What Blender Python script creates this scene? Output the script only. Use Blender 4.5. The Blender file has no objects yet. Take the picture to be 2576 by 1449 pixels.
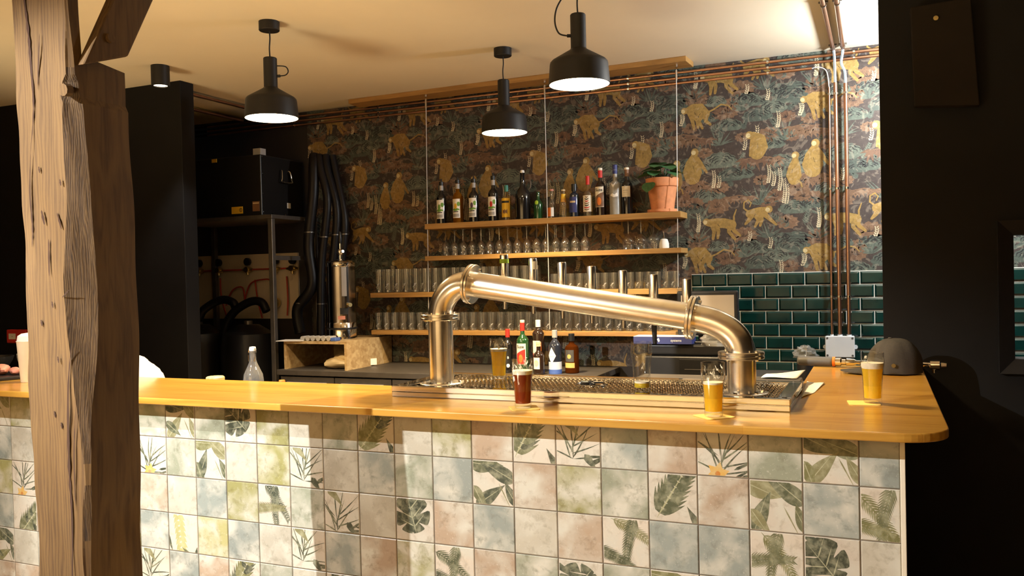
import bpy, math, random
from math import sin, cos, pi, radians as RAD, sqrt, atan2
from mathutils import Matrix, Vector
random.seed(7)
SC = bpy.context.scene
COL = SC.collection

# ------------------------------------------------------------------ camera, world, lights, exposure
cam_d = bpy.data.cameras.new('camera'); cam = bpy.data.objects.new('camera', cam_d); COL.objects.link(cam)
cam_d.sensor_width = 36.0; cam_d.lens = 2139.6 / 2576 * 36.0; cam_d.clip_start = 0.02
cr, cu, cf = (0.91860061, 0.39448033, -0.02362608), (0.01545944, 0.02386805, 0.99959558), (-0.3948847, 0.91859435, -0.01582676)
cam.matrix_world = Matrix(((cr[0], cu[0], -cf[0], 2.60481578), (cr[1], cu[1], -cf[1], -2.54526902),
                           (cr[2], cu[2], -cf[2], 1.5935428), (0, 0, 0, 1)))
SC.camera = cam
world = bpy.data.worlds.new('world'); SC.world = world; world.use_nodes = True
world.node_tree.nodes['Background'].inputs[0].default_value = (1.0, 0.72, 0.45, 1)
world.node_tree.nodes['Background'].inputs[1].default_value = 0.02

def spot(name, loc, target, power, color, angle, blend=0.6, radius=0.03):
    d = bpy.data.lights.new(name, 'SPOT'); d.energy = power; d.color = color
    d.spot_size = RAD(angle); d.spot_blend = blend; d.shadow_soft_size = radius
    o = bpy.data.objects.new(name, d); COL.objects.link(o); o.location = loc
    o.rotation_euler = (Vector(target) - Vector(loc)).to_track_quat('-Z', 'Y').to_euler()
    return o
def area(name, loc, target, power, color, sx, sy):
    d = bpy.data.lights.new(name, 'AREA'); d.energy = power; d.color = color; d.shape = 'RECTANGLE'; d.size = sx; d.size_y = sy
    o = bpy.data.objects.new(name, d); COL.objects.link(o); o.location = loc
    o.rotation_euler = (Vector(target) - Vector(loc)).to_track_quat('-Z', 'Y').to_euler()
    return o
WARM = (1.0, 0.72, 0.38); CEIL0 = 2.867; NEUT = (1.0, 0.985, 0.94); COLD = (0.95, 0.98, 1.0)
def point(name, loc, power, color, radius):
    d = bpy.data.lights.new(name, 'POINT'); d.energy = power; d.color = color; d.shadow_soft_size = radius
    o = bpy.data.objects.new(name, d); COL.objects.link(o); o.location = loc; return o
spot('spot_front_row', (-0.30, -2.65, 2.77), (1.05, 0, 0.10), 720, NEUT, 64, 0.4, 0.012)
spot('post_fill_spot', (-1.2, -2.7, 2.3), (0.52, -0.9, 2.05), 30, (1.0, 0.82, 0.55), 34, 0.8, 0.03)  # added spot without a fixture, brightens the upper post
spot('spot_front_near', (-0.45, -1.64, 2.82), (-0.1, 0, 0.45), 230, NEUT, 62, 0.35, 0.012)
point('tube_light_behind_partition', (3.05, 2.15, 2.60), 150, COLD, 0.06)
area('room_lamps_behind', (0.4, -4.3, 2.8), (0.4, -4.9, 2.3), 260, (1.0, 0.80, 0.50), 4.5, 0.8)
for k, (x, tx) in enumerate(((-1.6, -1.7), (-0.7, -0.1), (0.22, 1.35), (0.30, 2.7))):      # added unseen spots, only there to brighten the ceiling
    spot('ceiling_fill_spot', (x, -2.1, 0.65), (tx, 0.55, CEIL0), 350, (1.0, 0.80, 0.47), 35, 0.9, 0.60)

SC.view_settings.view_transform = 'Standard'; SC.view_settings.look = 'None'
SC.view_settings.exposure = 0.0; SC.view_settings.gamma = 1.0; SC.view_settings.use_curve_mapping = False
SC.cycles.max_bounces = 10; SC.cycles.transparent_max_bounces = 48; SC.cycles.transmission_bounces = 8
SC.cycles.glossy_bounces = 4; SC.cycles.diffuse_bounces = 4
SC.cycles.caustics_reflective = False; SC.cycles.caustics_refractive = False
SC.cycles.sample_clamp_indirect = 4.0; SC.cycles.sample_clamp_direct = 0.0
SC.cycles.use_denoising = True

CEIL, BACK = 2.867, 2.809      # ceiling height, back wall plane
# ------------------------------------------------------------------ materials
def nt(name):
    m = bpy.data.materials.new(name); m.use_nodes = True
    t = m.node_tree; b = t.nodes['Principled BSDF']
    return m, t, b
def node(t, typ, **kw):
    n = t.nodes.new(typ)
    for k, v in kw.items(): setattr(n, k, v)
    return n
def ramp(t, fac, stops):
    r = node(t, 'ShaderNodeValToRGB'); e = r.color_ramp.elements
    while len(e) < len(stops): e.new(0.5)
    for i, (p, c) in enumerate(stops): e[i].position = p; e[i].color = (*c, 1) if len(c) == 3 else c
    t.links.new(fac, r.inputs[0]); return r.outputs[0]
def coords(t, scale=(1, 1, 1), kind='Object'):
    tc = node(t, 'ShaderNodeTexCoord'); mp = node(t, 'ShaderNodeMapping'); mp.inputs['Scale'].default_value = scale
    t.links.new(tc.outputs[kind], mp.inputs['Vector']); return mp.outputs[0]
def noise(t, vec, scale, detail=4, rough=0.55, dist=0.0):
    n = node(t, 'ShaderNodeTexNoise'); n.inputs['Scale'].default_value = scale; n.inputs['Detail'].default_value = detail
    n.inputs['Roughness'].default_value = rough; n.inputs['Distortion'].default_value = dist
    if vec is not None: t.links.new(vec, n.inputs['Vector'])
    return n.outputs['Fac']
def bump(t, b, h, strength, dist=0.01):
    n = node(t, 'ShaderNodeBump'); n.inputs['Strength'].default_value = strength; n.inputs['Distance'].default_value = dist
    t.links.new(h, n.inputs['Height']); t.links.new(n.outputs[0], b.inputs['Normal'])
def mixc(t, fac, a, b, mode='MIX'):
    n = node(t, 'ShaderNodeMix', data_type='RGBA', blend_type=mode)
    for s, v in ((0, fac), (6, a), (7, b)):
        if isinstance(v, (int, float)): n.inputs[s].default_value = v
        elif isinstance(v, tuple): n.inputs[s].default_value = (*v[:3], 1)
        else: t.links.new(v, n.inputs[s])
    return n.outputs[2]
def P(name, col, rough=0.5, metal=0.0, var=0.12, scale=12, bmp=0.0, coat=0.0, trans=0.0, ior=1.45, spec=0.5, emit=None, estr=0.0, stretch=(1, 1, 1), aniso=0.0):
    m, t, b = nt(name)
    b.inputs['Roughness'].default_value = rough; b.inputs['Metallic'].default_value = metal
    b.inputs['Coat Weight'].default_value = coat; b.inputs['Coat Roughness'].default_value = 0.08
    b.inputs['Transmission Weight'].default_value = trans; b.inputs['IOR'].default_value = ior
    b.inputs['Specular IOR Level'].default_value = spec; b.inputs['Anisotropic'].default_value = aniso
    v = coords(t, stretch)
    n = noise(t, v, scale)
    lo = tuple(c * (1 - var) for c in col); hi = tuple(min(1, c * (1 + var)) for c in col)
    t.links.new(ramp(t, n, [(0.3, lo), (0.7, hi)]), b.inputs['Base Color'])
    if bmp: bump(t, b, n, bmp)
    if emit:
        b.inputs['Emission Color'].default_value = (*emit, 1); b.inputs['Emission Strength'].default_value = estr
    return m
def thin_glass(name, tint=(0.93, 0.95, 0.95), gain=1.0, diffuse_share=0.0):
    m = bpy.data.materials.new(name); m.use_nodes = True; t = m.node_tree; t.nodes.clear()
    out = node(t, 'ShaderNodeOutputMaterial'); tr = node(t, 'ShaderNodeBsdfTransparent'); gl = node(t, 'ShaderNodeBsdfGlossy')
    tr.inputs[0].default_value = (*tint, 1); gl.inputs['Roughness'].default_value = 0.03
    fr = node(t, 'ShaderNodeLayerWeight'); fr.inputs[0].default_value = 0.5
    pw = node(t, 'ShaderNodeMath', operation='POWER'); pw.inputs[1].default_value = 4.0; t.links.new(fr.outputs['Facing'], pw.inputs[0])
    mu = node(t, 'ShaderNodeMath', operation='MULTIPLY_ADD'); mu.inputs[1].default_value = 0.9; mu.inputs[2].default_value = 0.04 * gain; mu.use_clamp = True
    t.links.new(pw.outputs[0], mu.inputs[0])
    mx = node(t, 'ShaderNodeMixShader'); t.links.new(mu.outputs[0], mx.inputs[0]); t.links.new(tr.outputs[0], mx.inputs[1]); t.links.new(gl.outputs[0], mx.inputs[2])
    last = mx
    if diffuse_share:  # pale diffuse share mixed in to brighten the glass
        df = node(t, 'ShaderNodeBsdfDiffuse'); df.inputs[0].default_value = (0.8, 0.8, 0.78, 1)
        m2 = node(t, 'ShaderNodeMixShader'); m2.inputs[0].default_value = diffuse_share
        t.links.new(mx.outputs[0], m2.inputs[1]); t.links.new(df.outputs[0], m2.inputs[2]); last = m2
    t.links.new(last.outputs[0], out.inputs[0]); return m
def liquid(name, col, transl=0.8):
    m = bpy.data.materials.new(name); m.use_nodes = True; t = m.node_tree; t.nodes.clear()
    out = node(t, 'ShaderNodeOutputMaterial'); tr = node(t, 'ShaderNodeBsdfTransparent'); tl = node(t, 'ShaderNodeBsdfTranslucent')
    gl = node(t, 'ShaderNodeBsdfDiffuse')
    n = noise(t, coords(t), 60, 2); c = ramp(t, n, [(0.3, tuple(x * 0.93 for x in col)), (0.7, col)])
    for s in (tr, tl, gl): t.links.new(c, s.inputs[0])
    a = node(t, 'ShaderNodeMixShader'); a.inputs[0].default_value = 0.5; t.links.new(tl.outputs[0], a.inputs[1]); t.links.new(gl.outputs[0], a.inputs[2])
    b = node(t, 'ShaderNodeMixShader'); b.inputs[0].default_value = transl; t.links.new(tr.outputs[0], b.inputs[1]); t.links.new(a.outputs[0], b.inputs[2])
    t.links.new(b.outputs[0], out.inputs[0]); return m
def attr_mat(name, rough, fn, bmp=None, coat=0.0, spec=0.5):
    m, t, b = nt(name); b.inputs['Roughness'].default_value = rough; b.inputs['Coat Weight'].default_value = coat; b.inputs['Specular IOR Level'].default_value = spec
    a = node(t, 'ShaderNodeAttribute'); a.attribute_name = 'tint'
    t.links.new(fn(t, a.outputs['Color'], b), b.inputs['Base Color']); return m

M = {}
M['ceiling'] = P('ceiling_paint', (0.80, 0.72, 0.56), 0.85, var=0.02, scale=3)
M['black_wall'] = P('black_wall_paint', (0.0065, 0.006, 0.006), 0.6, var=0.15, scale=6, bmp=0.05, spec=0.2)
M['dark_wall'] = P('dark_wall_paint', (0.02, 0.016, 0.014), 0.7, var=0.2, scale=5)
M['floor'] = P('worn_wood_floor', (0.36, 0.24, 0.13), 0.5, var=0.3, scale=8)
M['room'] = P('warm_plaster', (0.62, 0.52, 0.38), 0.8, var=0.1, scale=4)
M['matte_black'] = P('matte_black_metal', (0.011, 0.010, 0.010), 0.5, var=0.1, scale=30, bmp=0.02, spec=0.35)
M['black_plastic'] = P('black_plastic', (0.012, 0.012, 0.013), 0.35, var=0.1)
M['lamp_inner'] = P('lamp_inner_white', (0.9, 0.85, 0.75), 0.5, emit=(1.0, 0.86, 0.62), estr=3.0)
M['lamp_disc'] = P('lamp_diffuser', (0.9, 0.85, 0.75), 0.5, emit=(1.0, 0.80, 0.52), estr=22.0)
M['steel'] = P('brushed_steel', (0.88, 0.83, 0.74), 0.23, 1.0, var=0.06, scale=40, stretch=(1, 1, 25))
M['steel_pipe'] = P('brushed_steel_pipe', (0.90, 0.85, 0.76), 0.23, 1.0, var=0.05, scale=30, stretch=(1, 1, 1))
M['chrome'] = P('chrome', (0.80, 0.78, 0.75), 0.08, 1.0, var=0.03)
M['tray_steel'] = P('tray_steel', (0.70, 0.67, 0.62), 0.07, 1.0, var=0.05)
M['dark_steel'] = P('dark_grey_steel', (0.16, 0.145, 0.13), 0.4, 0.7, var=0.15)
M['copper'] = P('copper', (0.52, 0.30, 0.20), 0.30, 1.0, var=0.15, scale=9)
M['dark_box'] = P('dark_brown_box_paint', (0.013, 0.009, 0.006), 0.7, spec=0.15)
M['grey_plastic'] = P('light_grey_plastic', (0.62, 0.64, 0.66), 0.45, var=0.03)
M['wire'] = P('galvanised_wire', (0.66, 0.64, 0.60), 0.5, 0.2, var=0.05)
M['glass_base'] = thin_glass('thick_glass_base', (0.9, 0.9, 0.88), 9.0, 0.05)
M['dim_steel'] = P('dim_polished_steel', (0.34, 0.31, 0.28), 0.14, 1.0, var=0.08)
M['white'] = P('white_paper', (0.85, 0.83, 0.78), 0.7, var=0.04)
M['cream'] = P('cream_paper', (0.80, 0.74, 0.60), 0.7, var=0.05)
M['terracotta'] = P('terracotta', (0.62, 0.25, 0.11), 0.75, var=0.14, scale=25, bmp=0.05)
M['leaf'] = P('plant_leaf', (0.055, 0.14, 0.05), 0.45, var=0.35, scale=40)
M['soil'] = P('soil', (0.03, 0.02, 0.015), 0.9, var=0.4, scale=80, bmp=0.4)
M['glass'] = thin_glass('clear_thin_glass', (0.97, 0.975, 0.97), 1.5)
M['shelf_glass'] = thin_glass('clear_shelf_glass', (0.975, 0.975, 0.965), 3.0, 0.012)
M['beer_gold'] = liquid('golden_beer', (1.0, 0.74, 0.06), 0.9)
M['beer_amber'] = liquid('amber_beer', (1.0, 0.70, 0.05), 0.9)
M['beer_dark'] = liquid('dark_red_beer', (0.36, 0.055, 0.012), 0.85)
M['foam'] = P('beer_foam', (0.88, 0.80, 0.62), 0.8, var=0.05, scale=90, bmp=0.1)
M['brown_glass'] = P('brown_bottle_glass', (0.022, 0.012, 0.008), 0.06, var=0.1, coat=0.5)
M['black_glass'] = P('near_black_bottle_glass', (0.010, 0.009, 0.009), 0.06, var=0.1, coat=0.5)
M['green_glass'] = P('green_bottle_glass', (0.014, 0.06, 0.018), 0.06, var=0.1, coat=0.5)
M['amber_liq'] = liquid('amber_spirit', (0.14, 0.036, 0.006), 0.6)
M['syrup'] = liquid('orange_syrup', (0.42, 0.17, 0.015), 0.7)
M['frost'] = P('frosted_bottle_glass', (0.32, 0.31, 0.28), 0.3, var=0.12, scale=18)
M['navy_glass'] = P('dark_navy_glass', (0.018, 0.022, 0.034), 0.08, var=0.2, coat=0.5)
M['gold_glass'] = thin_glass('yellowish_glass', (0.95, 0.82, 0.45), 1.4, 0.05)
for k, c in dict(red=(0.55, 0.03, 0.02), yellow=(0.78, 0.48, 0.03), orange=(0.75, 0.20, 0.03), green=(0.16, 0.34, 0.06), lime=(0.36, 0.58, 0.04),
                 navy=(0.03, 0.04, 0.16), blue=(0.06, 0.12, 0.38), black=(0.012, 0.012, 0.012), tan=(0.66, 0.52, 0.30), grey=(0.40, 0.39, 0.38),
                 brown=(0.20, 0.10, 0.05), gold=(0.62, 0.40, 0.12), purple=(0.08, 0.05, 0.09), paleblue=(0.55, 0.60, 0.68), teal=(0.05, 0.22, 0.18),
                 pink=(0.62, 0.26, 0.20), darkgrey=(0.07, 0.066, 0.06), cableblue=(0.35, 0.48, 0.60), redhose=(0.40, 0.035, 0.015)).items():
    M[k] = P(k + '_print', c, 0.5, var=0.06)
M['cap_cloth'] = P('charcoal_cap_cloth', (0.047, 0.041, 0.033), 0.9, var=0.10, scale=140, bmp=0.10)
M['coaster'] = P('yellow_beer_mat', (0.86, 0.60, 0.16), 0.8, var=0.08)
M['hose'] = P('black_insulated_hose', (0.007, 0.006, 0.007), 0.42, var=0.15, scale=30, bmp=0.1, spec=0.3)
M['brass'] = P('brass', (0.60, 0.48, 0.22), 0.3, 1.0, var=0.1)
M['screen'] = P('beige_display', (0.46, 0.38, 0.28), 0.35, var=0.03)
M['board'] = P('off_white_board', (0.62, 0.52, 0.38), 0.6, var=0.05, scale=4)
M['countergrey'] = P('dark_grey_laminate', (0.055, 0.048, 0.042), 0.5, var=0.15, scale=20)
M['plastic_bag'] = thin_glass('clear_plastic_wrap', (0.85, 0.85, 0.85), 2.5, 0.12)
M['clear_bottle'] = thin_glass('clear_bottle_glass', (0.90, 0.90, 0.88), 2.5, 0.10)

def wood(name, lo, mid, hi, rough, coat, axis, stave=0.0, ring=14, gs=1.0, bm=0.05):
    m, t, b = nt(name); b.inputs['Roughness'].default_value = rough; b.inputs['Coat Weight'].default_value = coat; b.inputs['Coat Roughness'].default_value = 0.13
    st = {'x': (0.6, 7, 7), 'z': (7, 7, 0.6)}[axis]
    v = coords(t, tuple(s * gs for s in st))
    n1 = noise(t, v, 2.2, 5, 0.6, 0.6); n2 = noise(t, v, 9, 6, 0.65, 0.2)
    wv = node(t, 'ShaderNodeTexWave', bands_direction='Y' if axis == 'x' else 'X'); wv.inputs['Scale'].default_value = ring * 0.12
    wv.inputs['Distortion'].default_value = 10; wv.inputs['Detail'].default_value = 3; wv.inputs['Detail Scale'].default_value = 1.3
    t.links.new(v, wv.inputs['Vector'])
    a = node(t, 'ShaderNodeMath', operation='MULTIPLY_ADD'); t.links.new(n1, a.inputs[0]); a.inputs[1].default_value = 0.55
    w2 = node(t, 'ShaderNodeMath', operation='MULTIPLY_ADD'); t.links.new(wv.outputs['Fac'], w2.inputs[0]); w2.inputs[1].default_value = 0.22
    n3 = node(t, 'ShaderNodeMath', operation='MULTIPLY'); t.links.new(n2, n3.inputs[0]); n3.inputs[1].default_value = 0.3
    t.links.new(n3.outputs[0], w2.inputs[2]); t.links.new(w2.outputs[0], a.inputs[2])
    c = ramp(t, a.outputs[0], [(0.32, lo), (0.52, mid), (0.72, hi)])
    if stave:
        v2 = coords(t, (1, 1, 1)); br = node(t, 'ShaderNodeTexBrick'); br.offset = 0.37
        for i, k in enumerate(((0.93, 0.90, 0.86), (1.06, 1.04, 1.0), (0.80, 0.70, 0.60))): br.inputs[i + 1].default_value = (*[x * (0.9 if i < 2 else 1) for x in k], 1)
        br.inputs['Scale'].default_value = 1.0; br.inputs['Mortar Size'].default_value = 0.0006
        br.inputs['Brick Width'].default_value = 0.62; br.inputs['Row Height'].default_value = stave
        t.links.new(v2, br.inputs['Vector']); c = mixc(t, 1.0, c, br.outputs['Color'], 'MULTIPLY')
    t.links.new(c, b.inputs['Base Color']); bump(t, b, a.outputs[0], bm, 0.004); return m
M['counter'] = wood('lacquered_pine', (0.46, 0.225, 0.032), (0.585, 0.315, 0.052), (0.65, 0.38, 0.075), 0.28, 0.55, 'x', 0.09, bm=0.02)
M['shelf_oak'] = wood('oiled_oak_shelf', (0.28, 0.145, 0.04), (0.37, 0.20, 0.058), (0.44, 0.25, 0.078), 0.5, 0.0, 'x', gs=1.5)
M['timber'] = wood('old_oak_timber', (0.060, 0.029, 0.0075), (0.098, 0.052, 0.0145), (0.120, 0.067, 0.020), 0.85, 0.0, 'z', gs=2.2, bm=0.18)
M['bark'] = wood('weathered_waney_edge', (0.022, 0.011, 0.005), (0.062, 0.033, 0.012), (0.095, 0.055, 0.020), 0.9, 0.0, 'z', gs=6, bm=0.5)
M['crack'] = P('timber_crack', (0.035, 0.015, 0.008), 0.95)
M['pale_wood'] = wood('pale_wood', (0.50, 0.36, 0.14), (0.62, 0.47, 0.20), (0.70, 0.55, 0.27), 0.6, 0.0, 'z')
def osb():
    m, t, b = nt('osb_board'); b.inputs['Roughness'].default_value = 0.7
    v = coords(t, (14, 14, 26)); vo = node(t, 'ShaderNodeTexVoronoi'); vo.inputs['Scale'].default_value = 1.6; vo.inputs['Randomness'].default_value = 1
    t.links.new(v, vo.inputs['Vector']); sp = node(t, 'ShaderNodeSeparateColor'); t.links.new(vo.outputs['Color'], sp.inputs[0])
    c = ramp(t, sp.outputs[0], [(0.0, (0.30, 0.19, 0.08)), (0.5, (0.42, 0.29, 0.14)), (1.0, (0.52, 0.39, 0.21))])
    n = noise(t, coords(t), 35, 4); c = mixc(t, 0.35, c, ramp(t, n, [(0.35, (0.25, 0.15, 0.06)), (0.65, (0.55, 0.42, 0.23))]))
    t.links.new(c, b.inputs['Base Color']); return m
M['osb'] = osb()
def f_tile(t, a, b):
    v = coords(t); al = node(t, 'ShaderNodeAttribute'); al.attribute_name = 'shift'
    ad = node(t, 'ShaderNodeVectorMath', operation='ADD'); t.links.new(v, ad.inputs[0]); t.links.new(al.outputs['Vector'], ad.inputs[1])
    n1 = noise(t, ad.outputs[0], 9, 3, 0.5, 0.4); n2 = noise(t, ad.outputs[0], 30, 5, 0.65, 0.3); n3 = noise(t, ad.outputs[0], 150, 3, 0.6)
    c = mixc(t, ramp(t, n1, [(0.40, (0, 0, 0)), (0.68, (1, 1, 1))]), a, (0.64, 0.63, 0.55))
    d = mixc(t, 1.0, a, (0.62, 0.60, 0.55), 'MULTIPLY')
    c = mixc(t, ramp(t, n2, [(0.52, (0, 0, 0)), (0.72, (0.7, 0.7, 0.7))]), c, d)
    c = mixc(t, ramp(t, n3, [(0.62, (0, 0, 0)), (0.72, (0.35, 0.35, 0.35))]), c, (0.8, 0.78, 0.72))
    bump(t, b, n2, 0.06, 0.003); return c
M['tile'] = attr_mat('watercolour_tile', 0.32, f_tile)
def f_leaf(t, a, b):
    n = noise(t, coords(t), 38, 4, 0.6, 0.3); hi = mixc(t, 0.42, a, (0.60, 0.60, 0.42))
    return mixc(t, ramp(t, n, [(0.42, (0, 0, 0)), (0.68, (1, 1, 1))]), a, hi)
M['tile_leaf'] = attr_mat('painted_leaf', 0.32, f_leaf)
M['grout'] = P('grey_beige_grout', (0.17, 0.14, 0.105), 0.85, var=0.1, scale=60)
def f_paper(t, a, b):
    n = noise(t, coords(t, (1, 1, 1)), 60, 5, 0.7, 0.5); w = noise(t, coords(t, (1, 1, 1)), 14, 3, 0.5, 2.5)
    dk = mixc(t, 1.0, a, (0.76, 0.76, 0.78), 'MULTIPLY')
    bump(t, b, n, 0.12, 0.003)
    c = mixc(t, ramp(t, n, [(0.46, (0, 0, 0)), (0.56, (1, 1, 1))]), a, dk)
    lt = mixc(t, 0.25, a, (0.5, 0.42, 0.32))
    return mixc(t, ramp(t, w, [(0.55, (0, 0, 0)), (0.62, (0.6, 0.6, 0.6))]), c, lt)
M['paper'] = attr_mat('jungle_wallpaper', 0.55, f_paper, spec=0.35)
M['metro'] = P('dark_green_glaze', (0.003, 0.021, 0.018), 0.09, var=0.25, scale=9)
M['metro_grout'] = P('white_grout', (0.62, 0.60, 0.55), 0.8, var=0.05)

# ------------------------------------------------------------------ mesh builder
class G:
    def __init__(s): s.v = []; s.f = []; s.m = []; s.sm = []; s.c = []; s.sh = []; s.T = Matrix(); s.tint = None; s.shift = (0, 0, 0)
    def add(s, verts, faces, m=0, smooth=False):
        o = len(s.v); s.v += [tuple(s.T @ Vector(p)) for p in verts]
        for f in faces:
            s.f.append([i + o for i in f]); s.m.append(m); s.sm.append(smooth); s.c.append(s.tint); s.sh.append(s.shift)
        return s
    def box(s, x0, x1, y0, y1, z0, z1, m=0):
        return s.add([(x, y, z) for z in (z0, z1) for x, y in ((x0, y0), (x1, y0), (x1, y1), (x0, y1))],
                     [(3, 2, 1, 0), (4, 5, 6, 7), (0, 1, 5, 4), (1, 2, 6, 5), (2, 3, 7, 6), (3, 0, 4, 7)], m)
    def lathe(s, prof, seg=24, c=(0, 0, 0), m=0, a0=0.0, a1=2 * pi, axis=None, caps=False):
        full = abs(a1 - a0 - 2 * pi) < 1e-6; n = seg if full else seg + 1
        R = Matrix() if axis is None else Vector((0, 0, 1)).rotation_difference(Vector(axis)).to_matrix().to_4x4()
        vs = []; fs = []
        for r, z in prof:
            for i in range(n):
                a = a0 + (a1 - a0) * i / seg; p = R @ Vector((r * cos(a), r * sin(a), z)); vs.append((p.x + c[0], p.y + c[1], p.z + c[2]))
        k = n if full else n - 1
        for j in range(len(prof) - 1):
            for i in range(k):
                b = (i + 1) % n
                fs.append((j * n + i, j * n + b, (j + 1) * n + b, (j + 1) * n + i))
        if caps:
            fs.append(tuple(reversed(range(n)))); fs.append(tuple(range((len(prof) - 1) * n, len(prof) * n)))
        return s.add(vs, fs, m, True)
    def cyl(s, c, r, h, seg=24, m=0, axis=None, r2=None):
        return s.lathe([(r, 0), (r if r2 is None else r2, h)], seg, c, m, axis=axis, caps=True)
    def tube(s, pts, r, seg=10, m=0, caps=True):
        pts = [Vector(p) for p in pts]; n = len(pts); rs = r if isinstance(r, (list, tuple)) else [r] * n
        vs = []; fs = []; up = None
        for i in range(n):
            d = (pts[min(i + 1, n - 1)] - pts[max(i - 1, 0)]).normalized()
            if up is None: up = d.orthogonal().normalized()
            else: up = (up - d * up.dot(d)).normalized()
            w = d.cross(up)
            for k in range(seg):
                a = 2 * pi * k / seg; p = pts[i] + (up * cos(a) + w * sin(a)) * rs[i]; vs.append(tuple(p))
        for i in range(n - 1):
            for k in range(seg):
                b = (k + 1) % seg; fs.append((i * seg + k, i * seg + b, (i + 1) * seg + b, (i + 1) * seg + k))
        if caps: fs.append(tuple(reversed(range(seg)))); fs.append(tuple(range((n - 1) * seg, n * seg)))
        return s.add(vs, fs, m, True)
    def prism(s, poly, z0, z1, m=0, smooth=False):
        n = len(poly); vs = [(x, y, z0) for x, y in poly] + [(x, y, z1) for x, y in poly]
        fs = [tuple(reversed(range(n))), tuple(range(n, 2 * n))] + [(i, (i + 1) % n, n + (i + 1) % n, n + i) for i in range(n)]
        return s.add(vs, fs, m, smooth)
    def sphere(s, c, r, seg=16, m=0, sz=1.0):
        k = seg // 2; return s.lathe([(max(r * sin(pi * j / k), 1e-5), -r * sz * cos(pi * j / k)) for j in range(k + 1)], seg, c, m)
    def build(s, name, mats, parent=None, loc=(0, 0, 0), rot=0.0, bevel=0.0, bseg=2, sharp=35):
        me = bpy.data.meshes.new(name); me.from_pydata(s.v, [], s.f)
        for mm in (mats if isinstance(mats, (list, tuple)) else [mats]): me.materials.append(M[mm])
        me.polygons.foreach_set('material_index', s.m); me.polygons.foreach_set('use_smooth', s.sm)
        if any(c is not None for c in s.c):
            ca = me.attributes.new('tint', 'FLOAT_COLOR', 'FACE'); sa = me.attributes.new('shift', 'FLOAT_VECTOR', 'FACE')
            for i, c in enumerate(s.c):
                ca.data[i].color = (*(c or (0.5, 0.5, 0.5)), 1); sa.data[i].vector = s.sh[i]
        me.update()
        if any(s.sm): me.set_sharp_from_angle(angle=RAD(sharp))
        o = bpy.data.objects.new(name, me); COL.objects.link(o); o.location = loc; o.rotation_euler = (0, 0, rot)
        if parent is not None: o.parent = parent
        if bevel:
            b = o.modifiers.new('bevel', 'BEVEL'); b.width = bevel; b.segments = bseg; b.limit_method = 'ANGLE'; b.angle_limit = RAD(40)
        return o
def tag(o, label, cat, group=None, kind=None):
    o['label'] = label; o['category'] = cat
    if group: o['group'] = group
    if kind: o['kind'] = kind
    return o
def thing(name, label, cat, loc=(0, 0, 0), rot=0.0, group=None):
    o = bpy.data.objects.new(name, None); COL.objects.link(o); o.location = loc; o.rotation_euler = (0, 0, rot); o.empty_display_size = 0.05
    return tag(o, label, cat, group)
def struct(o): o['kind'] = 'structure'; return o
def dup(root, loc, rot=0.0, label=None, group=None):
    r = root.copy(); COL.objects.link(r); r.location = loc; r.rotation_euler = (0, 0, rot)
    if label: r['label'] = label
    if group: r['group'] = group
    for ch in list(root.children):
        c = ch.copy(); COL.objects.link(c); c.parent = r
        for gch in list(ch.children):
            d = gch.copy(); COL.objects.link(d); d.parent = c
    return r
def smooth_pts(pts, n=8):
    P4 = [Vector(p) for p in pts]; out = []
    for i in range(len(P4) - 1):
        p0, p1, p2, p3 = P4[max(i - 1, 0)], P4[i], P4[i + 1], P4[min(i + 2, len(P4) - 1)]
        for k in range(n):
            t = k / n; out.append(0.5 * ((2 * p1) + (p2 - p0) * t + (2 * p0 - 5 * p1 + 4 * p2 - p3) * t * t + (3 * p1 - p0 - 3 * p2 + p3) * t ** 3))
    out.append(P4[-1]); return [tuple(p) for p in out]
def text_geo(s, size, bold=0.0):
    cu_ = bpy.data.curves.new('tmp', 'FONT'); cu_.body = s; cu_.size = size; cu_.align_x = 'CENTER'; cu_.align_y = 'CENTER'; cu_.offset = bold; cu_.resolution_u = 3
    o = bpy.data.objects.new('tmp', cu_); COL.objects.link(o); dg = bpy.context.evaluated_depsgraph_get(); dg.update()
    me = bpy.data.meshes.new_from_object(o.evaluated_get(dg))
    vs = [tuple(v.co) for v in me.vertices]; fs = [tuple(p.vertices) for p in me.polygons]
    bpy.data.objects.remove(o); bpy.data.curves.remove(cu_); bpy.data.meshes.remove(me); return vs, fs
# ---- 2-D polygon helpers for printed patterns
def clip(poly, x0, x1, y0, y1):
    for ax, lim, sg in ((0, x0, 1), (0, x1, -1), (1, y0, 1), (1, y1, -1)):
        out = []; n = len(poly)
        for i in range(n):
            a, b = poly[i], poly[(i + 1) % n]; da, db = sg * (a[ax] - lim), sg * (b[ax] - lim)
            if da >= 0: out.append(a)
            if (da >= 0) != (db >= 0):
                t = da / (da - db); out.append((a[0] + (b[0] - a[0]) * t, a[1] + (b[1] - a[1]) * t))
        poly = out
        if len(poly) < 3: return None
    ar = sum(poly[i][0] * poly[(i + 1) % len(poly)][1] - poly[(i + 1) % len(poly)][0] * poly[i][1] for i in range(len(poly)))
    return poly if abs(ar) > 1e-7 else None
def blade(x, y, ang, L, w, bend=0.0, n=6, tip=0.5):
    lft, rgt = [], []
    for i in range(n + 1):
        t = i / n; a = ang + bend * t; px = x + L * t * cos(ang + bend * t * 0.5); py = y + L * t * sin(ang + bend * t * 0.5)
        ww = w * 0.5 * (sin(pi * min(1, t ** tip)) if 0 < t < 1 else 0.04)
        lft.append((px - ww * sin(a), py + ww * cos(a))); rgt.append((px + ww * sin(a), py - ww * cos(a)))
    return lft + rgt[::-1]
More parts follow.
